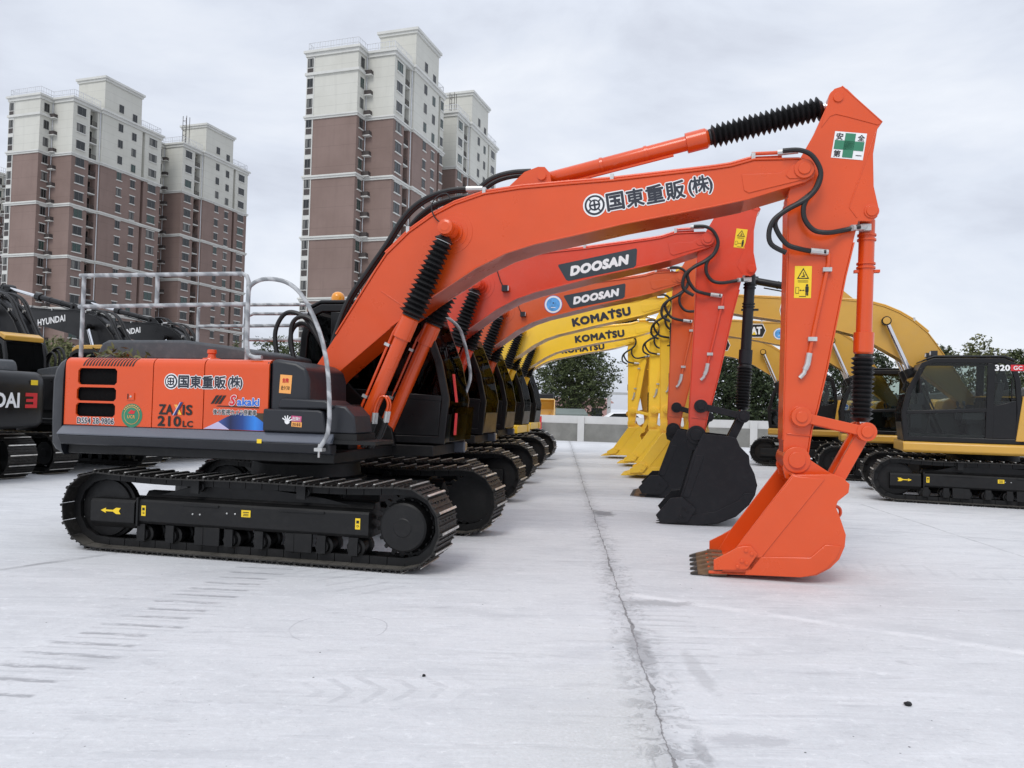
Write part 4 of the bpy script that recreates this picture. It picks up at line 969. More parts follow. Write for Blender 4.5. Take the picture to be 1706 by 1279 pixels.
    for i in range(3): D.poly('blackink', [(-.46 + i * .045, 1.69), (-.425 + i * .045, 1.695), (-.39 + i * .045, 1.745), (-.36 + i * .045, 1.79), (-.395 + i * .045, 1.785), (-.42 + i * .045, 1.75)], 2)
    D.poly('blackink', [(-.36, 1.675), (.13, 1.668), (.13, 1.655), (-.40, 1.665)], 2)
    D.text('blue', 'akaki', .0, 1.722, wd=.27, h=.088, off=.035, outline='white', ow=.04); D.text('logo_red', 'S', -.185, 1.735, wd=.085, h=.115, off=.04, outline='white', ow=.04, shear=.25, layer=4)
    D.text('blackink', '後方監視カメラ搭載車', -.16, 1.605, wd=.53, h=.062, off=.012, outline='white', ow=.06)
    D.done('sticker_lettering', root)
    D = Decal(P)
    D.poly('lilac', [(-.54, 1.414), (-.36, 1.497), (-.22, 1.414)], 1)
    D.poly(M['bluefade'], [(-.36, 1.497), (-.26, 1.55), (-.16, 1.588), (-.07, 1.605), (.0, 1.605), (.10, 1.562), (.233, 1.475), (.233, 1.414), (-.22, 1.414)], 1); D.poly(M['olivefade'], [(.0, 1.605), (.233, 1.602), (.233, 1.475), (.10, 1.562)], 1)
    D.done('blue_wedge_sticker', root)
    D = Decal(P); D.disc('green', -1.455, 1.535, .135); D.disc('stickerorange', -1.455, 1.535, .100, 2); D.disc('green', -1.455, 1.535, .094, 3); D.poly('logo_red', [(-1.50, 1.56), (-1.46, 1.60), (-1.42, 1.585), (-1.40, 1.60), (-1.42, 1.555), (-1.45, 1.55)], 4); D.text('stickerorange', 'UCR', -1.455, 1.52, wd=.10, h=.035, off=.01, layer=4)
    for i in range(9): a = R(35 + i * 13.7); D.rect('stickerorange', -1.455 + .117 * math.cos(a), 1.535 + .117 * math.sin(a), .012, .016, a, 2)
    D.done('round_badge', root)
    D = Decal(P); D.text('ink', 'DS54 28-9806', -1.93, 1.462, wd=.49, h=.07, off=.022, outline='white', ow=.06); D.done('number_lettering', root)
    # boom lettering and warning plates
    D = Decal(-.262); a = math.atan2(4.27 - 4.075, 4.84 - 3.59); company(D, 4.21, 4.165, 1.44, a); D.done('company_lettering', boom)
    D = Decal(-.19); s = .30; cx, cz, an = 6.335, 4.65, R(-8)
    D.rect('white', cx, cz, .325, .29, an, 1, 0); D.rect('green', cx, cz, .105, .265, an, 2); D.rect('green', cx, cz, .30, .10, an, 2)
    for ch, u, v in (('安', -.108, .092), ('全', .112, .092), ('第', -.108, -.097), ('一', .112, -.10)): D.text('blackink', ch, cx + u * math.cos(an) - v * math.sin(an), cz + u * math.sin(an) + v * math.cos(an), wd=.072 if ch != '一' else .06, ang=an, off=.02)
    D.done('safety_first_sign', arm)
    D = Decal(-.19); warn_plate(D, 5.885, 3.175, .175, .35, R(-1)); D.done('warning_plate', arm)
    # stickers on the boxes
    D = Decal(-1.385); D.rect('stickerorange', .43, 1.925, .14, .20, R(-3)); D.text('logo_red', '危険', .43, 1.965, wd=.075, h=.05, off=.02); D.text('blackink', '近づくな!', .43, 1.885, wd=.10, h=.045, off=.015); D.done('warning_sticker', root)
    D = Decal(-1.44); D.rect('pink', .60, 1.555, .12, .06, R(-3)); D.text('white', '危険!!', .60, 1.555, wd=.09, h=.042, off=.01); D.rect('stickerorange', .605, 1.495, .12, .052, R(-3)); D.text('blackink', 'さわるな', .605, 1.495, wd=.095, h=.036, off=.01)
    D.disc('white', .495, 1.525, .03, 2)
    for i in range(5): an = R(20 + i * 32); D.rect('white', .495 + .042 * math.cos(an), 1.525 + .042 * math.sin(an), .045, .013, an, 3)
    D.done('hand_sticker', root)
    D = Decal(-1.4985); D.rect('yel', .205, 1.305, .055, .045, 0, 1); D.rect('blackink', .205, 1.265, .03, .008, .7, 2); D.done('warning_sticker', root)
    track_stickers(root, 1, -1.195 - .225)
def warn_plate(D, cx, cz, wd, h, an):
    ca, sa = math.cos(an), math.sin(an); at = lambda u, v: (cx + u * wd * ca - v * h * sa, cz + u * wd * sa + v * h * ca)
    D.rect('yel', cx, cz, wd, h, an, 1)
    D.poly('blackink', [at(-.36, .10), at(.36, .10), at(0, .44)], 2); D.poly('yel', [at(-.26, .13), at(.26, .13), at(0, .375)], 3)
    D.rect('blackink', *at(0, .26), wd * .05, h * .08, an, 4); D.rect('blackink', *at(0, .17), wd * .2, h * .03, an, 4); D.rect('blackink', *at(.06, .21), wd * .14, h * .02, an + .6, 4)
    for v in (.04, .0): D.rect('blackink', *at(0, v), wd * .62, h * .012, an, 2)
    q = at(.25, -.10); D.disc('blackink', q[0], q[1], wd * .075, 2, 12); D.rect('blackink', *at(.25, -.22), wd * .20, h * .16, an, 2); D.rect('blackink', *at(.205, -.35), wd * .075, h * .14, an, 2); D.rect('blackink', *at(.295, -.35), wd * .075, h * .14, an, 2)
    D.rect('blackink', *at(-.32, -.26), wd * .2, h * .2, an, 2); D.rect('yel', *at(-.32, -.26), wd * .15, h * .17, an, 3); D.rect('blackink', *at(-.04, -.26), wd * .28, h * .018, an, 2)
    D.poly('blackink', [at(-.2, -.26), at(-.12, -.235), at(-.12, -.285)], 2); D.poly('blackink', [at(.12, -.26), at(.04, -.235), at(.04, -.285)], 2)
    D.rect('blackink', *at(0, -.45), wd * .4, h * .02, an, 2)
def track_stickers(root, sf, y, left=False):
    D = Decal(y - (0 if not left else 0), left); f = (lambda x: -x * sf) if True else None
    x = -1.66 * sf; q = 1 if not left else -1
    D.poly('yel', [(x - .13, .455), (x - .06, .485), (x - .065, .465), (x + .03, .465), (x + .07, .49), (x + .13, .49), (x + .105, .455), (x + .13, .42), (x + .07, .42), (x + .03, .445), (x - .065, .445), (x - .06, .425)], 3)
    D.done('arrow_sticker', root)
    D = Decal(y, left)
    for xx in (-1.24, 1.33):
        D = Decal(y, left) if xx < 0 else (D.done('warning_sticker', root), Decal(y, left))[1]
        D.rect('yel', xx * sf, .475, .055, .115, 0, 1); D.disc('blackink', xx * sf, .452, .013, 2, 12); D.disc('yel', xx * sf, .452, .007, 3, 12); D.rect('blackink', xx * sf, .495, .03, .03, 0, 2)
    D.done('warning_sticker', root); D = Decal(y, left); D.rect('yel', .03 * sf, .51, .11, .075); D.rect('blackink', .03 * sf, .525, .07, .008, 0, 2); D.rect('blackink', .03 * sf, .505, .06, .006, 0, 2); D.rect('blackink', .03 * sf, .49, .065, .006, 0, 2)
    D.done('warning_sticker', root)
def leafmat(name, a, b):
    m, nb, p = newmat(name); oi = nb.n('ShaderNodeObjectInfo'); g = nb.n('ShaderNodeNewGeometry')
    nb.l(nb.mix(g.outputs['Random Per Island'], a, b), p.inputs['Base Color']); p.inputs['Roughness'].default_value = .55
    p.inputs['Specular IOR Level'].default_value = .25
    return m
M['leaf_a'] = leafmat('dark evergreen leaves', (.018, .028, .011), (.085, .105, .038))
M['leaf_b'] = leafmat('olive leaves', (.05, .065, .022), (.17, .17, .075))
M['leaf_c'] = leafmat('deep green leaves', (.012, .02, .010), (.055, .075, .032))
M['bark'] = mat('bark', (.075, .062, .052), .85, var=.4, scale=6, bump=.6)
hit_extras()

def badge(D, body, cx, cz, wd, ang, h):
    """dark swept badge carrying white slanted capitals"""
    ca, sa = math.cos(ang), math.sin(ang); at = lambda u, v: (cx + u * wd * ca - v * h * sa, cz + u * wd * sa + v * h * ca)
    D.poly('slate', [at(-.5, .42), at(-.49, .5), at(.49, .5), at(.5, .40), at(.455, -.40), at(.42, -.5), at(-.40, -.5), at(-.43, -.42)], 1)
    D.text('white', body, *at(.01, .0), wd=wd * .76, h=h * .54, ang=ang, off=.07, shear=.25, layer=2)
def round_sticker(D, cx, cz, r): D.disc('blue', cx, cz, r, 1); D.disc('white', cx, cz, r * .95, 2); D.disc('skyblue', cx, cz, r * .76, 3); D.disc('ink', cx, cz + r * .15, r * .08, 4); D.rect('white', cx, cz - r * .35, r * .5, r * .08, 0, 4)
ROW = [
 dict(dx=.35, dy=3.65, label='red excavator second in the row with dark badge and black bucket', boom='red', arm='red', bucket='bucketblack', link='bucketblack', bcm='bucketblack', tip=(5.43, 4.45), pin=(5.31, 1.37), bkrot=0, bk2=1, bks=1.06, side='red', ctw='charcoal', skirt='grey', cab='black', toothm='bucketblack', tipm='bucketblack', text='DOOSAN', tx=(3.72, 4.06), tw=1.3),
 dict(dx=.70, dy=7.1, label='orange red excavator third in the row with round blue sticker', boom='redorange', arm='redorange', bucket='bucketblack', link='bucketblack', bcm='bucketblack', tip=(5.42, 4.44), pin=(5.33, 1.35), bk2=1, bks=1.02, bkrot=R(-4), side='redorange', ctw='charcoal', skirt='grey', cab='black', text='DOOSAN', tx=(3.70, 4.06), tw=1.3, sticker=(2.82, 3.90)),
 dict(dx=1.15, dy=11.2, label='yellow excavator fourth in the row, just behind the orange red one', boom='yellow', arm='yellow', bucket='yellow', tip=(5.49, 4.5), pin=(5.54, 1.3), side='yellow', ctw='yellow', skirt='yellow', thick=1, cab='black', text='KOMATSU', tx=(3.85, 4.13), tw=1.55, tipm='yellow', toothm='yellow'),
 dict(dx=1.6, dy=15.0, label='yellow excavator fifth in the row, between the other two yellow ones', boom='yellow', arm='yellow', bucket='yellow', tip=(5.48, 4.3), pin=(5.47, 1.28), side='yellow', ctw='yellow', skirt='yellow', thick=1, cab='black', text='KOMATSU', tx=(3.80, 3.98), tw=1.55, tipm='yellow', toothm='yellow'),
 dict(dx=1.6, dy=18.6, label='farthest yellow excavator at the end of the row by the wall', boom='yellow', arm='yellow', bucket='yellow', tip=(5.35, 4.2), pin=(5.39, 1.25), side='yellow', ctw='yellow', skirt='yellow', thick=1, cab='black', text='KOMATSU', tx=(3.62, 3.87), tw=1.55, tipm='yellow', toothm='yellow'),
]
for S in ROW:
    S.update(x=MX + S['dx'], y=MY + S['dy'], yaw=YAW + S.get('dyaw', 0), sf=-1, group=G_ROW, glass='darkglass'); excavator(S)
    D = Decal(-.262); a = math.atan2(S['tip'][1] - 3.95, S['tip'][0] - 2.6) + R(1)
    if S['text'] == 'DOOSAN': badge(D, S['text'], *S['tx'], S['tw'], a, .30)
    else: D.text('ink', S['text'], *S['tx'], wd=S['tw'], h=.225, ang=a, off=.062, spacing=1.12); D.rect('ink', S['tx'][0] + S['tw'] * .20 * math.cos(a) - .135 * math.sin(a), S['tx'][1] + S['tw'] * .20 * math.sin(a) + .135 * math.cos(a), .05, .045, a)
    if S['text'] == 'DOOSAN':
        f = S['_fb']; q = f((2.40, 3.72)); lb_ = MB().use('charcoal').box(q[0] - .06, q[0] + .04, -.36, -.262, q[1] - .05, q[1] + .05).use('chrome').box(q[0] + .04, q[0] + .055, -.35, -.272, q[1] - .04, q[1] + .04).use('rubber').tube([(q[0] - .03, -.28, q[1]), (q[0] - .10, -.275, q[1] + .12), (q[0] - .17, -.272, q[1] + .32)], .008, 6); obj('boom_lamp', lb_, S['_boom'])
    if S.get('sticker'): round_sticker(D, *S['sticker'], .19)
    D.done('maker_lettering', S['_boom'])
    if S['boom'] == 'red': D = Decal(-.19); f = S['_fa']; warn_plate(D, *f((6.38, 4.42)), .17, .30, R(-8)); D.done('warning_plate', S['_arm'])
# black machines on the left, seen from behind
LH = R(157); lat = Vector((-math.sin(LH), math.cos(LH))) * -1
B0 = Vector((-11.4, 18.8))
for k, (lb, t, al, tx) in enumerate((('nearest black excavator at the left edge with red emblem on its counterweight', -3.55, -.32, 3.6), ('black excavator directly behind the one at the left edge', 0, -.05, 3.6), ('black excavator with white lettering on its boom above the orange engine bay', 3.55, .85, 3.75), ('farthest black excavator on the left, its boom behind the handrails', 7.0, 1.5, 3.9))):
    p = B0 + lat * t + Vector((math.cos(LH), math.sin(LH))) * al
    S = dict(x=p.x, y=p.y, yaw=LH, sf=-1, label=lb, group=G_LEFT, side='black', ctw='black', skirt='black', cab='black', roof='ochre', roofth=.07, boom='black', arm='black', bucket='black', boots=0, cylm='black', glass='darkglass'); excavator(S)
    D = Decal(.262, True); D.text('white', 'HYUNDAI', tx, 4.05, wd=1.25, h=.21, ang=R(-6) * -1 * -1, off=.03); D.done('maker_lettering', S['_boom'])
    # rear of the counterweight
    q = Vector((0, 0, 0)); D = MB()
    def rear(D, m, body, yc, zc, wd, h, off=.03):
        bv, fs = text_bounds(body, off, 0, 1.); x0, x1 = min(v.x for v in bv), max(v.x for v in bv); y0, y1 = min(v.y for v in bv), max(v.y for v in bv); D.use(m); P = []
        for v in bv:
            yy = yc - (v.x - (x0 + x1) / 2) * wd / (x1 - x0); P.append((rearx(yy) - .006, yy, zc + (v.y - (y0 + y1) / 2) * h / (y1 - y0)))
        D.add(P, fs)
    def rearx(yy):
        H = [(-2.372, 1.42), (-2.50, 1.40), (-2.585, 1.33), (-2.64, 1.18), (-2.74, .8), (-2.82, .4), (-2.845, 0)]; a = abs(yy)
        for (xa, ya), (xb, yb) in zip(H, H[1:]):
            if yb <= a <= ya: return xa + (xb - xa) * (ya - a) / (ya - yb)
        return -2.36
    rear(D, 'white', 'HYUNDAI', .05, 1.62, 1.55, .30)
    yv = -1.02; P = lambda a, z: (rearx(a) - .007, a, z)
    D.use('logo_red')
    for a0, a1, z0, z1 in ((-.86, -1.16, 1.70, 1.77), (-.86, -1.16, 1.47, 1.54), (-1.06, -1.16, 1.54, 1.70), (-.88, -1.06, 1.59, 1.65)): D.add([P(a0, z0), P(a1, z0), P(a1, z1), P(a0, z1)], [(0, 1, 2, 3)])
    obj('rear_lettering', D.mesh('rear_lettering', 0), bpy.data.objects[S['_boom'].parent.name])
    W2 = MB().use('yel').add([(rearx(-.98) - .007, -.98, 1.93), (rearx(-1.16) - .007, -1.16, 1.93), (rearx(-1.16) - .007, -1.16, 2.03), (rearx(-.98) - .007, -.98, 2.03)], [(0, 1, 2, 3)]); obj('warning_sticker', W2.mesh('ws', 0), S['_boom'].parent)
# ochre machines on the right, facing left
CH = R(160); latc = Vector((math.sin(CH), -math.cos(CH)))
C0 = Vector((9.95, 16.33))
for k, (lb, t, along, hx) in enumerate((('nearest ochre excavator at the right edge with white numerals on its cab', 0, -.12, 3.70), ('second ochre excavator, its cab between the nearest cab and the orange arm', 4.75, .75, 3.9), ('farthest ochre excavator, its dark rounded cab half hidden by the orange arm', 9.0, 2.7, 3.24))):
    p = C0 + latc * t + Vector((math.cos(CH), math.sin(CH))) * along
    S = dict(x=p.x, y=p.y, yaw=CH, sf=-1, label=lb, group=G_RIGHT, side='ochre', ctw='black', skirt='ochre', thick=1, cab='black', boom='ochre', arm='ochre', bucket='ochre', boots=0, cylm='black', acm='black', bcm='black', louvre=1, box='ochre', hoses=0, caplow=.11); excavator(S)
    rt = S['_boom'].parent
    D = Decal(.262, True); hz, r = 4.22 - (4.9 - hx) * .1, .20
    D.poly('white', [(hx - r * 1.15, hz), (hx - r * .7, hz + r), (hx + r * 1.9, hz + r), (hx + r * 2.1, hz), (hx + r * 1.9, hz - r), (hx - r * .7, hz - r)], 1)
    D.poly('blackink', [(hx - r * 1.05, hz), (hx - r * .64, hz + r * .9), (hx + r * 1.86, hz + r * .9), (hx + r * 2.02, hz), (hx + r * 1.86, hz - r * .9), (hx - r * .64, hz - r * .9)], 2)
    D.text('white', 'CAT', hx + r * .55, hz, wd=r * 2.2, h=r * 1.15, off=.05, ang=0, layer=3); D.poly('yel', [(hx + r * .2, hz - r * .6), (hx + r * .8, hz - r * .6), (hx + r * .5, hz - r * .1)], 4)
    if k == 1: round_sticker(D, 3.30, 4.02, .17)
    D.done('maker_lettering', S['_boom'])
    if k == 0: D = Decal(1.382, True); D.text('white', '320', -.05, 2.74, wd=.26, h=.12, off=.04, layer=2); D.poly('logo_red', [(-.19, 2.68), (-.45, 2.68), (-.49, 2.74), (-.45, 2.80), (-.19, 2.80)], 1); D.text('white', 'GC', -.31, 2.74, wd=.15, h=.08, off=.02); D.done('model_lettering', S['_cab'])
    D = Decal(1.40, True); D.disc('white', -.62, 1.98, .10); D.disc('blue', -.62, 1.98, .085, 2); D.rect('white', -.62, 1.96, .1, .03, 0, 3); D.disc('white', -.55, 1.80, .05); D.disc('skyblue', -.55, 1.80, .04, 2); D.disc('white', -.68, 1.72, .05); D.disc('skyblue', -.68, 1.72, .04, 2); D.done('round_badge', rt)
    pw = MB().use('ochre').prism([(-.46, 2.19), (-.40, 2.18), (-.28, 1.30), (-.46, 1.30)], 1.30, 1.395); obj('rear_fairing', pw, rt, bevel=.01)
    if k == 0: track_stickers(rt, -1, 1.195 + .225, True)

# ------------------------------------------------------------------ apartment towers
def wallmat(name, a, b, line):
    m, nb, p = newmat(name); t = nb.n('ShaderNodeTexCoord'); s = nb.n('ShaderNodeSeparateXYZ'); nb.l(t.outputs['Object'], s.inputs[0])
    n1 = nb.noise(t.outputs['Object'], .12, 6, .6); mp = nb.n('ShaderNodeMapping'); mp.inputs['Scale'].default_value = (1, 1, .08); nb.l(t.outputs['Object'], mp.inputs[0]); n2 = nb.noise(mp.outputs[0], 1.2, 6, .7)
    c = nb.mix(nb.ramp(n1, .35, .65), a, b); c = nb.mix(nb.m('MULTIPLY', nb.ramp(n2, .5, .75), .3), c, tuple(q * .72 for q in a))
    fr = nb.m('FRACT', nb.m('DIVIDE', s.outputs[2], line)); c = nb.mix(nb.m('MULTIPLY', nb.m('LESS_THAN', fr, .07 / line), .35), c, tuple(q * .6 for q in a))
    nb.l(c, p.inputs['Base Color']); p.inputs['Roughness'].default_value = .85; return m
M['brick'] = wallmat('brown brick tile', (.190, .132, .113), (.238, .170, .148), 3.0)
M['cream'] = wallmat('cream tile', (.52, .515, .465), (.59, .585, .535), 1.5)
M['trim'] = mat('white cornice paint', (.58, .58, .55), .8, var=.08, scale=.5)
M['wframe'] = mat('grey window frame', (.13, .13, .13), .6, var=.05)
M['wglass'] = mat('dark window glass', (.010, .013, .014), .15, var=.5, scale=.3, spec=.6)
M['wgreen'] = mat('green window film', (.025, .055, .045), .15, var=.3, spec=.6)
M['curtain'] = mat('pale curtain', (.17, .17, .16), .7, var=.2, scale=1)
M['ac'] = mat('dark louvre', (.06, .05, .047), .7, var=.3, scale=4)
M['railw'] = mat('white railing', (.60, .61, .63), .6)
FH = 3.0; Z0 = 7.7
def win_mesh(wd, h, kind, trim=True, panel=False):
    def f():
        mb = MB().use('wglass' if kind < 2 else ('wgreen' if kind == 2 else 'wglass')).box(-wd / 2, wd / 2, -.02, 0, 0, h)
        if kind == 1: mb.use('curtain').box(-wd / 2 + .1, -wd * .12, -.03, -.02, .1, h - .08); mb.box(wd * .25, wd / 2 - .1, -.03, -.02, .1, h - .08)
        t = .06; mb.use('wframe')
        for a, b, c, d in ((-wd / 2, -wd / 2 + t, 0, h), (wd / 2 - t, wd / 2, 0, h), (-wd / 2 + t, wd / 2 - t, 0, t), (-wd / 2 + t, wd / 2 - t, h - t, h), (-t / 2, t / 2, t, h - t)): mb.box(a, b, -.06, 0, c, d)
        if trim: mb.use('trim').box(-wd / 2 - .15, wd / 2 + .15, -.16, 0, -.16, -.002).box(-wd / 2 - .15, wd / 2 + .15, -.12, 0, h + .002, h + .16)
        if panel: mb.use('ac').box(-wd / 2, wd / 2, -.05, 0, -1.0, -.17)
        return mb.mesh('window', 0)
    return cached(('win', wd, h, kind, trim, panel), f)
def poly_off(pts, d): return inset(pts, -d)
def tower(name, label, x, y, rz, UL=8.5, mast=0, VE=22.5):
    root = thing('apartment_tower', label, 'building', (x, y, 0), rz, 'apartment towers in the background'); rd = random.Random(int(x * 10))
    FP = [(-UL, 0), (0, 0), (0, 2.5), (4.6, 2.5), (4.6, 6.0), (3.5, 6.0), (3.5, 7.6), (4.6, 7.6), (4.6, 8.3), (5.0, 8.3), (5.0, 17.6), (4.4, 17.6), (4.4, 18.3), (5.0, 18.3), (5.0, VE), (-UL, VE)]
    SO = [(-UL, 0), (0, 0), (0, 2.5), (4.6, 2.5), (4.6, 8.3), (5.0, 8.3), (5.0, VE), (-UL, VE)]
    obj('brown_wall', MB().use('brick').prism_z(FP, 0, 43.3).mesh('w', 0), root); obj('cream_wall', MB().use('cream').prism_z(FP, 43.3, 52.9).mesh('w', 0), root)
    TW = [(-1.2, 8.6), (4.995, 8.6), (4.995, 17.2), (-1.2, 17.2)]
    obj('stair_tower', MB().use('cream').prism_z(TW, 53.4, 59.3).mesh('w', 0), root)
    for z in (16.7, 25.7, 34.7, 43.6):
        mb = MB().use('trim').prism_z(poly_off(SO, .16), z - .40, z - .12).prism_z(poly_off(SO, .30), z - .117, z + .12); obj('cornice', mb.mesh('c', 0), root)
    mb = MB().use('trim').prism_z(poly_off(SO, .2), 52.6, 53.1).prism_z(poly_off(SO, .45), 53.103, 53.45); obj('cornice', mb.mesh('c', 0), root)
    mb = MB().use('trim').prism_z(poly_off(TW, .2), 58.7, 59.1).prism_z(poly_off(TW, .42), 59.103, 59.5); obj('cornice', mb.mesh('c', 0), root)
    mb = MB().use('trim').prism_z(poly_off([(-UL, 0), (0, 0), (0, 2.4), (-UL, 2.4)], .25), 49.8, 50.2); obj('cornice', mb.mesh('c', 0), root)
    P = [(.1 - UL, 1.2), (.1 - UL, .1), (-.1, .1), (-.1, 2.6), (4.5, 2.6), (4.5, 8.2)]
    for path in (P, [(4.9, 17.4), (4.9, VE - .2), (-2, VE - .2)]):
        rl = MB().use('railw')
        for (a, b), (c, d) in zip(path, path[1:]):
            L = math.hypot(c - a, d - b); n = max(2, int(L / .45))
            for i in range(n + 1): t = i / n; q = (a + (c - a) * t, b + (d - b) * t); w_ = .035 if i % 4 == 0 else .018; rl.box(q[0] - w_, q[0] + w_, q[1] - w_, q[1] + w_, 53.45, 54.75)
            for z in (54.0, 54.75): rl.tube([(a, b, z), (c, d, z)], .045, 4)
        obj('roof_railing', rl.mesh('r', 0), root)
    obj('downpipe', MB().use('railw').tube([(4.68, 8.15, 5), (4.68, 8.15, 53)], .09, 6), root)
    obj('downpipe', MB().use('railw').tube([(.12, 2.36, 5), (.12, 2.36, 53)], .07, 6), root)
    obj('corner_strip', MB().use('trim').box(-UL - .05, 1.25 - UL, -.06, -.004, 5, 52.5).mesh('s', 0), root)
    def place(me, u, v, z, face, name='window'):
        o = obj(name, me, root); o.location = (u, v, z); o.rotation_euler = (0, 0, {'F': 0, 'S': PI / 2}[face])
    def ac():
        mb = MB().use('trim').box(0, 1.15, -.75, 0, -.14, 0).use('ac').box(.06, 1.1, -.72, -.66, 0, .62).box(1.06, 1.1, -.66, 0, 0, .62); return mb.mesh('shelf', 0)
    def balc():
        mb = MB().use('trim').box(3.5, 4.62, 6.02, 7.58, -.16, .02).use('ac').box(4.5, 4.54, 6.02, 7.58, .9, .95)
        for i in range(11): yy = 6.06 + i * .148; mb.box(4.505, 4.535, yy, yy + .03, .02, .9)
        mb.use('wglass').box(3.48, 3.52, 6.15, 7.45, .02, 2.3); return mb.mesh('balcony', 0)
    for k in range(15):
        z = Z0 + k * FH; up = z > 43; kd = lambda: rd.choice([0, 0, 0, 1, 2])
        place(win_mesh(.95, 1.3, rd.choice([0, 1, 1]), False, True), -UL + .6, -.062, z + 1.35, 'F')
        place(win_mesh(1.0, 1.5, kd(), not up), .003, 1.25, z + .95, 'S'); place(win_mesh(1.75, 1.5, kd(), True), 4.603, 4.2, z + .95, 'S')
        place(win_mesh(1.05, 1.45, kd(), not up), 5.003, 12.4, z + .95, 'S'); place(win_mesh(1.05, 1.45, kd(), not up), 5.003, 15.6, z + .35, 'S'); place(win_mesh(min(1.9, VE - 18.7), 1.5, kd(), True), 5.003, (18.2 + VE) / 2, z + .8, 'S')
        o = obj('air_conditioner_shelf', cached('acs', ac), root); o.location = (.02, 2.5, z + .2)
        o = obj('balcony', cached('balc', balc), root); o.location = (0, 0, z)
    place(win_mesh(1.05, 1.45, 0, False), 4.998, 12.4, 54.2, 'S'); place(win_mesh(1.05, 1.45, 0, False), 4.998, 15.6, 53.6, 'S')
    if mast:
        mm = MB().use('ac')
        for a, b in ((0, 0), (.9, 0), (.9, .9), (0, .9)): mm.box(2 + a, 2.08 + a, 5 + b, 5.08 + b, 53.4, mast)
        for i in range(int(mast - 54)): z = 54 + i; mm.box(2.08, 2.9, 5, 5.05, z, z + .05).box(2, 2.05, 5.08, 5.9, z, z + .05)
        obj('roof_mast', mm.mesh('m', 0), root)
RZ = R(-18)
def at_depth(px, d):    # ground point under an image column near the horizon, d metres ahead
    return ((px - 853) / 1270 * d, d)
tower('t', 'tall brown and cream apartment tower in the middle, behind the boom', -23.4, 109, RZ, VE=19.7)
tower('t', 'cream topped tower right behind the middle one, lower in the picture', -16.0, 132, RZ, mast=58)
tower('t', 'broad apartment tower on the left with two visible wall faces', -82.2, 129.6, RZ, 7.1)
tower('t', 'apartment tower with a mast on its roof, right of the left tower', -72.9, 152, RZ, mast=60)
tower('t', 'apartment tower cut off by the left edge of the picture', -121.5, 176, RZ)

# ------------------------------------------------------------------ boundary wall and things beyond it
M['conc'] = mat('stained concrete', (.20, .20, .187), .9, var=.25, scale=1.2, bump=.2, dust=.1)
M['whitewall'] = mat('white wall paint', (.56, .56, .555), .8, var=.08, scale=.8, dust=.12)
WA, WB = Vector((-16, 45.2)), Vector((34, 31.5))
def wall():
    d = (WB - WA); L = d.length; rz = math.atan2(d.y, d.x)
    root = thing('boundary_wall', 'low concrete wall with white painted top along the back of the yard', 'wall', (WA.x, WA.y, 0), rz)
    obj('lower_wall', MB().use('conc').box(0, L, 0, .25, 0, .92).mesh('w', 0), root, bevel=.01); obj('white_panel', MB().use('whitewall').box(0, L, .03, .20, .92, 1.32).mesh('w', 0), root, bevel=.01)
    for i in range(12):
        x = 3 + i * 4.3; obj('pillar', MB().use('whitewall').box(x, x + .35, -.06, .0, 0, 1.30).mesh('p', 0), root, bevel=.01)
wall()
def post(x, y, h, r, m, label, name='post'):
    t = thing(name, label, 'post', (x, y, 0)); obj('pole', MB().use(m).tube([(0, 0, 0), (0, 0, h)], r, 10), t); obj('cap', MB().use('fitting').lathe((0, 0, h), (0, 0, h + 1), [(0, r * 1.15), (.03, r * 1.15), (.05, r * .5)], 10), t); return t
post(1.55, 40.0, 1.25, .055, 'logo_red', 'thin red post standing in front of the low wall')
def shed(x, y, w_, dpt, h, mwall, mroof, label, rz=0):
    t = thing('low_building', label, 'building', (x, y, 0), rz); obj('wall', MB().use(mwall).box(-w_ / 2, w_ / 2, 0, dpt, 0, h).mesh('w', 0), t)
    obj('roof', MB().use(mroof).prism_x([(-.3, h), (dpt / 2, h + .3 + w_ * .02), (dpt + .3, h), (dpt + .3, h + .12), (dpt / 2, h + .42 + w_ * .02), (-.3, h + .12)], -w_ / 2 - .3, w_ / 2 + .3).mesh('r', 0), t)
    n = max(2, int(w_ / 3))
    for i in range(n):
        o = obj('window', cached(('sw',), lambda: MB().use('wglass').box(-.6, .6, -.03, -.002, 0, 1.0).use('trim').box(-.7, .7, -.06, -.002, -.1, -.002).mesh('window', 0)), t); o.location = (-w_ / 2 + (i + .5) * w_ / n, 0, .9 + (h - 2.6) * .5)
M['pinkwall'] = mat('faded pink wall', (.36, .22, .20), .85, var=.15, scale=.4); M['greenroof'] = mat('grey green roof sheet', (.17, .20, .185), .7, var=.15, scale=.5); M['palewall'] = mat('pale render', (.5, .5, .48), .85, var=.1, scale=.4)
shed(6.4, 84, 9, 8, 2.3, 'pinkwall', 'pinkwall', 'faded pink low building behind the round tree')
shed(3.1, 56, 4.4, 5, 1.15, 'palewall', 'greenroof', 'low shed with grey green roof just beyond the wall')
shed(-45, 92, 22, 8, 5.5, 'palewall', 'greenroof', 'long pale building glimpsed under the left towers')
def gantry():
    t = thing('sign_gantry', 'grey road gantry beam and post beyond the wall', 'gantry', (11.6, 75, 0))
    obj('post', MB().use('fitting').box(-2.2, -1.85, -.15, .15, 0, 3.4), t); obj('beam', MB().use('fitting').box(-3.2, 2.2, -.14, .14, 3.1, 3.35), t)
gantry()
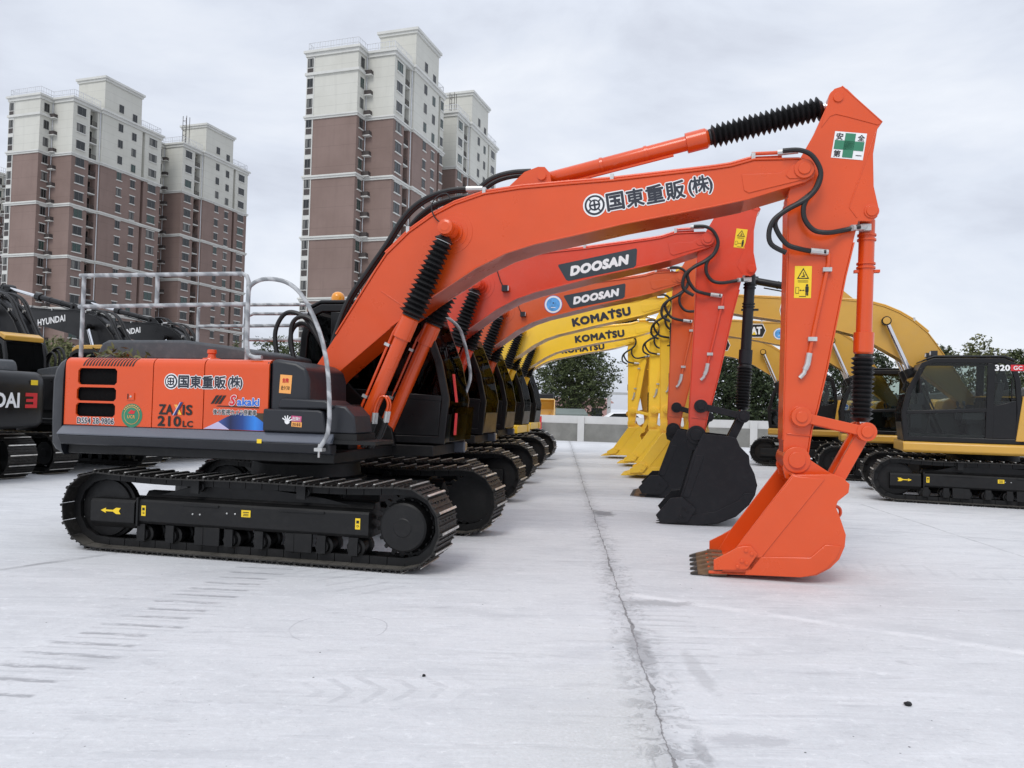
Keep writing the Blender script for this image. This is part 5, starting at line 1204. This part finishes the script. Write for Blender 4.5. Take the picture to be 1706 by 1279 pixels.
def van():
    t = thing('parked_car', 'white car roof showing above the wall right of the tree', 'car', (7.6, 54, 0))
    obj('body', MB().use('white').prism([(-2.1, .3), (-2.1, .85), (-1.2, 1.0), (-.5, 1.45), (1.0, 1.5), (1.7, 1.05), (2.1, .95), (2.1, .3)], -.85, .85), t, bevel=.08)
    obj('window_band', MB().use('wglass').prism([(-1.0, 1.02), (-.45, 1.40), (.95, 1.44), (1.5, 1.05)], -.856, .856), t)
    for x in (-1.4, 1.4):
        wn_ = MB().use('rubber').cyl((x, -.88, .33), (x, -.66, .33), .33); obj('wheel', wn_, t)
        wn_ = MB().use('rubber').cyl((x, .66, .33), (x, .88, .33), .33); obj('wheel', wn_, t)
van()
def loader():
    t = thing('wheel_loader', 'yellow loader bucket and arms showing above the wall by the far cabs', 'loader', (1.9, 47, 0), R(-95))
    sh = [(1.2, 1.0), (.5, .9), (.1, 1.1), (0, 1.6), (.25, 2.05), (.6, 2.2)]
    mb = MB().use('ochre').ribbon(sh, .05, -.75, .75)
    for s in (-1, 1): y0, y1 = sorted((s * .75, s * .79)); mb.prism(sh + [(1.0, 1.5)], y0, y1)
    obj('bucket', mb, t); am = MB().use('ochre')
    for s in (-1, 1): y0, y1 = sorted((s * .4, s * .55)); am.prism([(.1, 1.5), (-1.6, 1.75), (-2.2, 1.5), (-2.2, 1.3), (-1.6, 1.5), (.1, 1.3)], y0, y1)
    obj('lift_arm', am, t); obj('body', MB().use('ochre').prism([(-1.8, .6), (-1.8, 1.7), (-4.6, 1.7), (-4.8, 1.2), (-4.8, .6)], -.7, .7), t, bevel=.08); obj('cab', MB().use('black').prism([(-2.0, 1.7), (-2.1, 2.6), (-3.2, 2.6), (-3.3, 1.7)], -.6, .6), t, bevel=.06)
    for x in (-1.5, -3.9):
        for s in (-1, 1): obj('wheel', MB().use('rubber').lathe((x, s * .65, .6), (x, s * 3, .6), [(0, .35), (0, .58), (.05, .62), (.35, .62), (.4, .55), (.4, .3), (.3, .28), (.3, .05)], 20), t)
loader()

# ------------------------------------------------------------------ trees
def tree(x, y, h, wd, label, leaf, seed, n=6000, ls=.16, trunk_h=None, low=.25, group='trees beyond the yard', lobes=16, cat='tree'):
    rd = random.Random(seed); root = thing('tree', label, cat, (x, y, 0), rd.uniform(0, 6), group)
    th = trunk_h or h * .35; tk = MB().use('bark'); b = h * .028 + .05
    tk.tube(smooth_pts([(0, 0, -.05), (rd.uniform(-.1, .1), rd.uniform(-.1, .1), th * .5), (rd.uniform(-.2, .2), rd.uniform(-.2, .2), th), (0, 0, h * .75)], 4), [b * (1.15 - .8 * i / 12) for i in range(13)], 9)
    L = []
    for i in range(lobes):
        a = 2 * PI * (i * .618 + rd.uniform(-.06, .06)); f = (i + .5) / lobes; zc = h * (low + .12 + (1 - low - .2) * f); prof = math.sqrt(max(.08, 1 - (2 * (zc / h - low) / (1 - low) - .9) ** 2 * .8))
        rr = wd * .5 * prof * rd.uniform(.45, .72); c = Vector((math.cos(a) * rr, math.sin(a) * rr, zc)); rad = wd * rd.uniform(.17, .27); L.append((c, rad))
        tk.tube([(0, 0, th * rd.uniform(.75, 1.3)), c * .55 + Vector((0, 0, th * .4)), c], [b * .42, b * .25, b * .08], 6)
    L.append((Vector((0, 0, h * .86)), wd * .2)); L.append((Vector((0, 0, h * .6)), wd * .27))
    obj('trunk', tk, root); cr = MB().use(leaf); vs = []; fs = []
    # leafy sprigs: each lobe is a cloud of small clumps, each clump a handful of leaves
    per = max(1, n // (len(L) * 9))
    for c, rad in L:
        for j in range(per):
            d = Vector((rd.gauss(0, 1), rd.gauss(0, 1), rd.gauss(0, .85))).normalized() * rad * rd.uniform(.3, 1.0) ** .5
            q = c + d; cl = rd.uniform(.5, 1.0) * ls * 1.3
            for k in range(9):
                p = q + Vector((rd.gauss(0, cl), rd.gauss(0, cl), rd.gauss(0, cl * .7))); a = Vector((rd.gauss(0, 1), rd.gauss(0, 1), rd.gauss(0, .7))).normalized(); e_ = a.cross(Vector((rd.gauss(0, 1), rd.gauss(0, 1), rd.gauss(0, 1)))).normalized(); s = ls * rd.uniform(.55, 1.1)
                i0 = len(vs); vs += [tuple(p - a * s), tuple(p + e_ * s * .45), tuple(p + a * s), tuple(p - e_ * s * .45)]; fs.append((i0, i0 + 1, i0 + 2, i0 + 3))
    cr.add(vs, fs); obj('crown', cr.mesh('crown', 0), root)
tree(5.35, 63, 6.9, 7.2, 'big round dark evergreen tree standing alone behind the wall', 'leaf_a', 11, 16000, .15, 1.9, .18, lobes=24)
for i, (px, d, tp, wd, lf, lb) in enumerate((
 (1215, 48, 590, 3.4, 'leaf_c', 'dark tree seen between the red arm and the black cylinder'), (1262, 47, 600, 3.4, 'leaf_c', 'dark tree right behind the black bucket cylinder'),
 (1330, 50, 600, 4.2, 'leaf_c', 'dark tree hidden mostly by the orange arm'), (1410, 52, 578, 4.4, 'leaf_c', 'dark tree showing under the second ochre boom'), (1460, 56, 585, 4.0, 'leaf_c', 'dark tree behind the boom of the nearest ochre excavator'),
 (1560, 58, 572, 3.6, 'leaf_a', 'tree top left of the nearest ochre cab roof, behind the boom'), (1632, 55, 568, 5.0, 'leaf_b', 'olive tree crown above the nearest ochre cab roof'), (1690, 55, 578, 4.2, 'leaf_a', 'tree at the right edge behind the ochre cab'), (1760, 56, 590, 5, 'leaf_a', 'tree beyond the right edge behind the ochre cab'),
 (445, 88, 560, 7.5, 'leaf_a', 'distant tree between the towers, under the curved grab rail'), (490, 92, 572, 6.5, 'leaf_a', 'distant tree just left of the orange excavator cab'), (370, 95, 590, 7, 'leaf_b', 'distant tree behind the handrails'), (95, 60, 572, 6.0, 'leaf_b', 'dull olive tree behind the black cab on the left'), (60, 66, 585, 6.0, 'leaf_c', 'dark tree behind the nearest black cab'), (240, 85, 590, 7, 'leaf_b', 'distant tree behind the lettered black boom'))):
    x, y = at_depth(px, d); H0 = 676 + .025 * (px - 853); h = 1.75 + (H0 - tp) * d / 1270
    tree(x, y, h, wd, lb, lf, 40 + i, 6000 if d < 80 else 4000, .15 if d < 60 else .2, h * .22, .02 if d < 58 else .12, lobes=12)
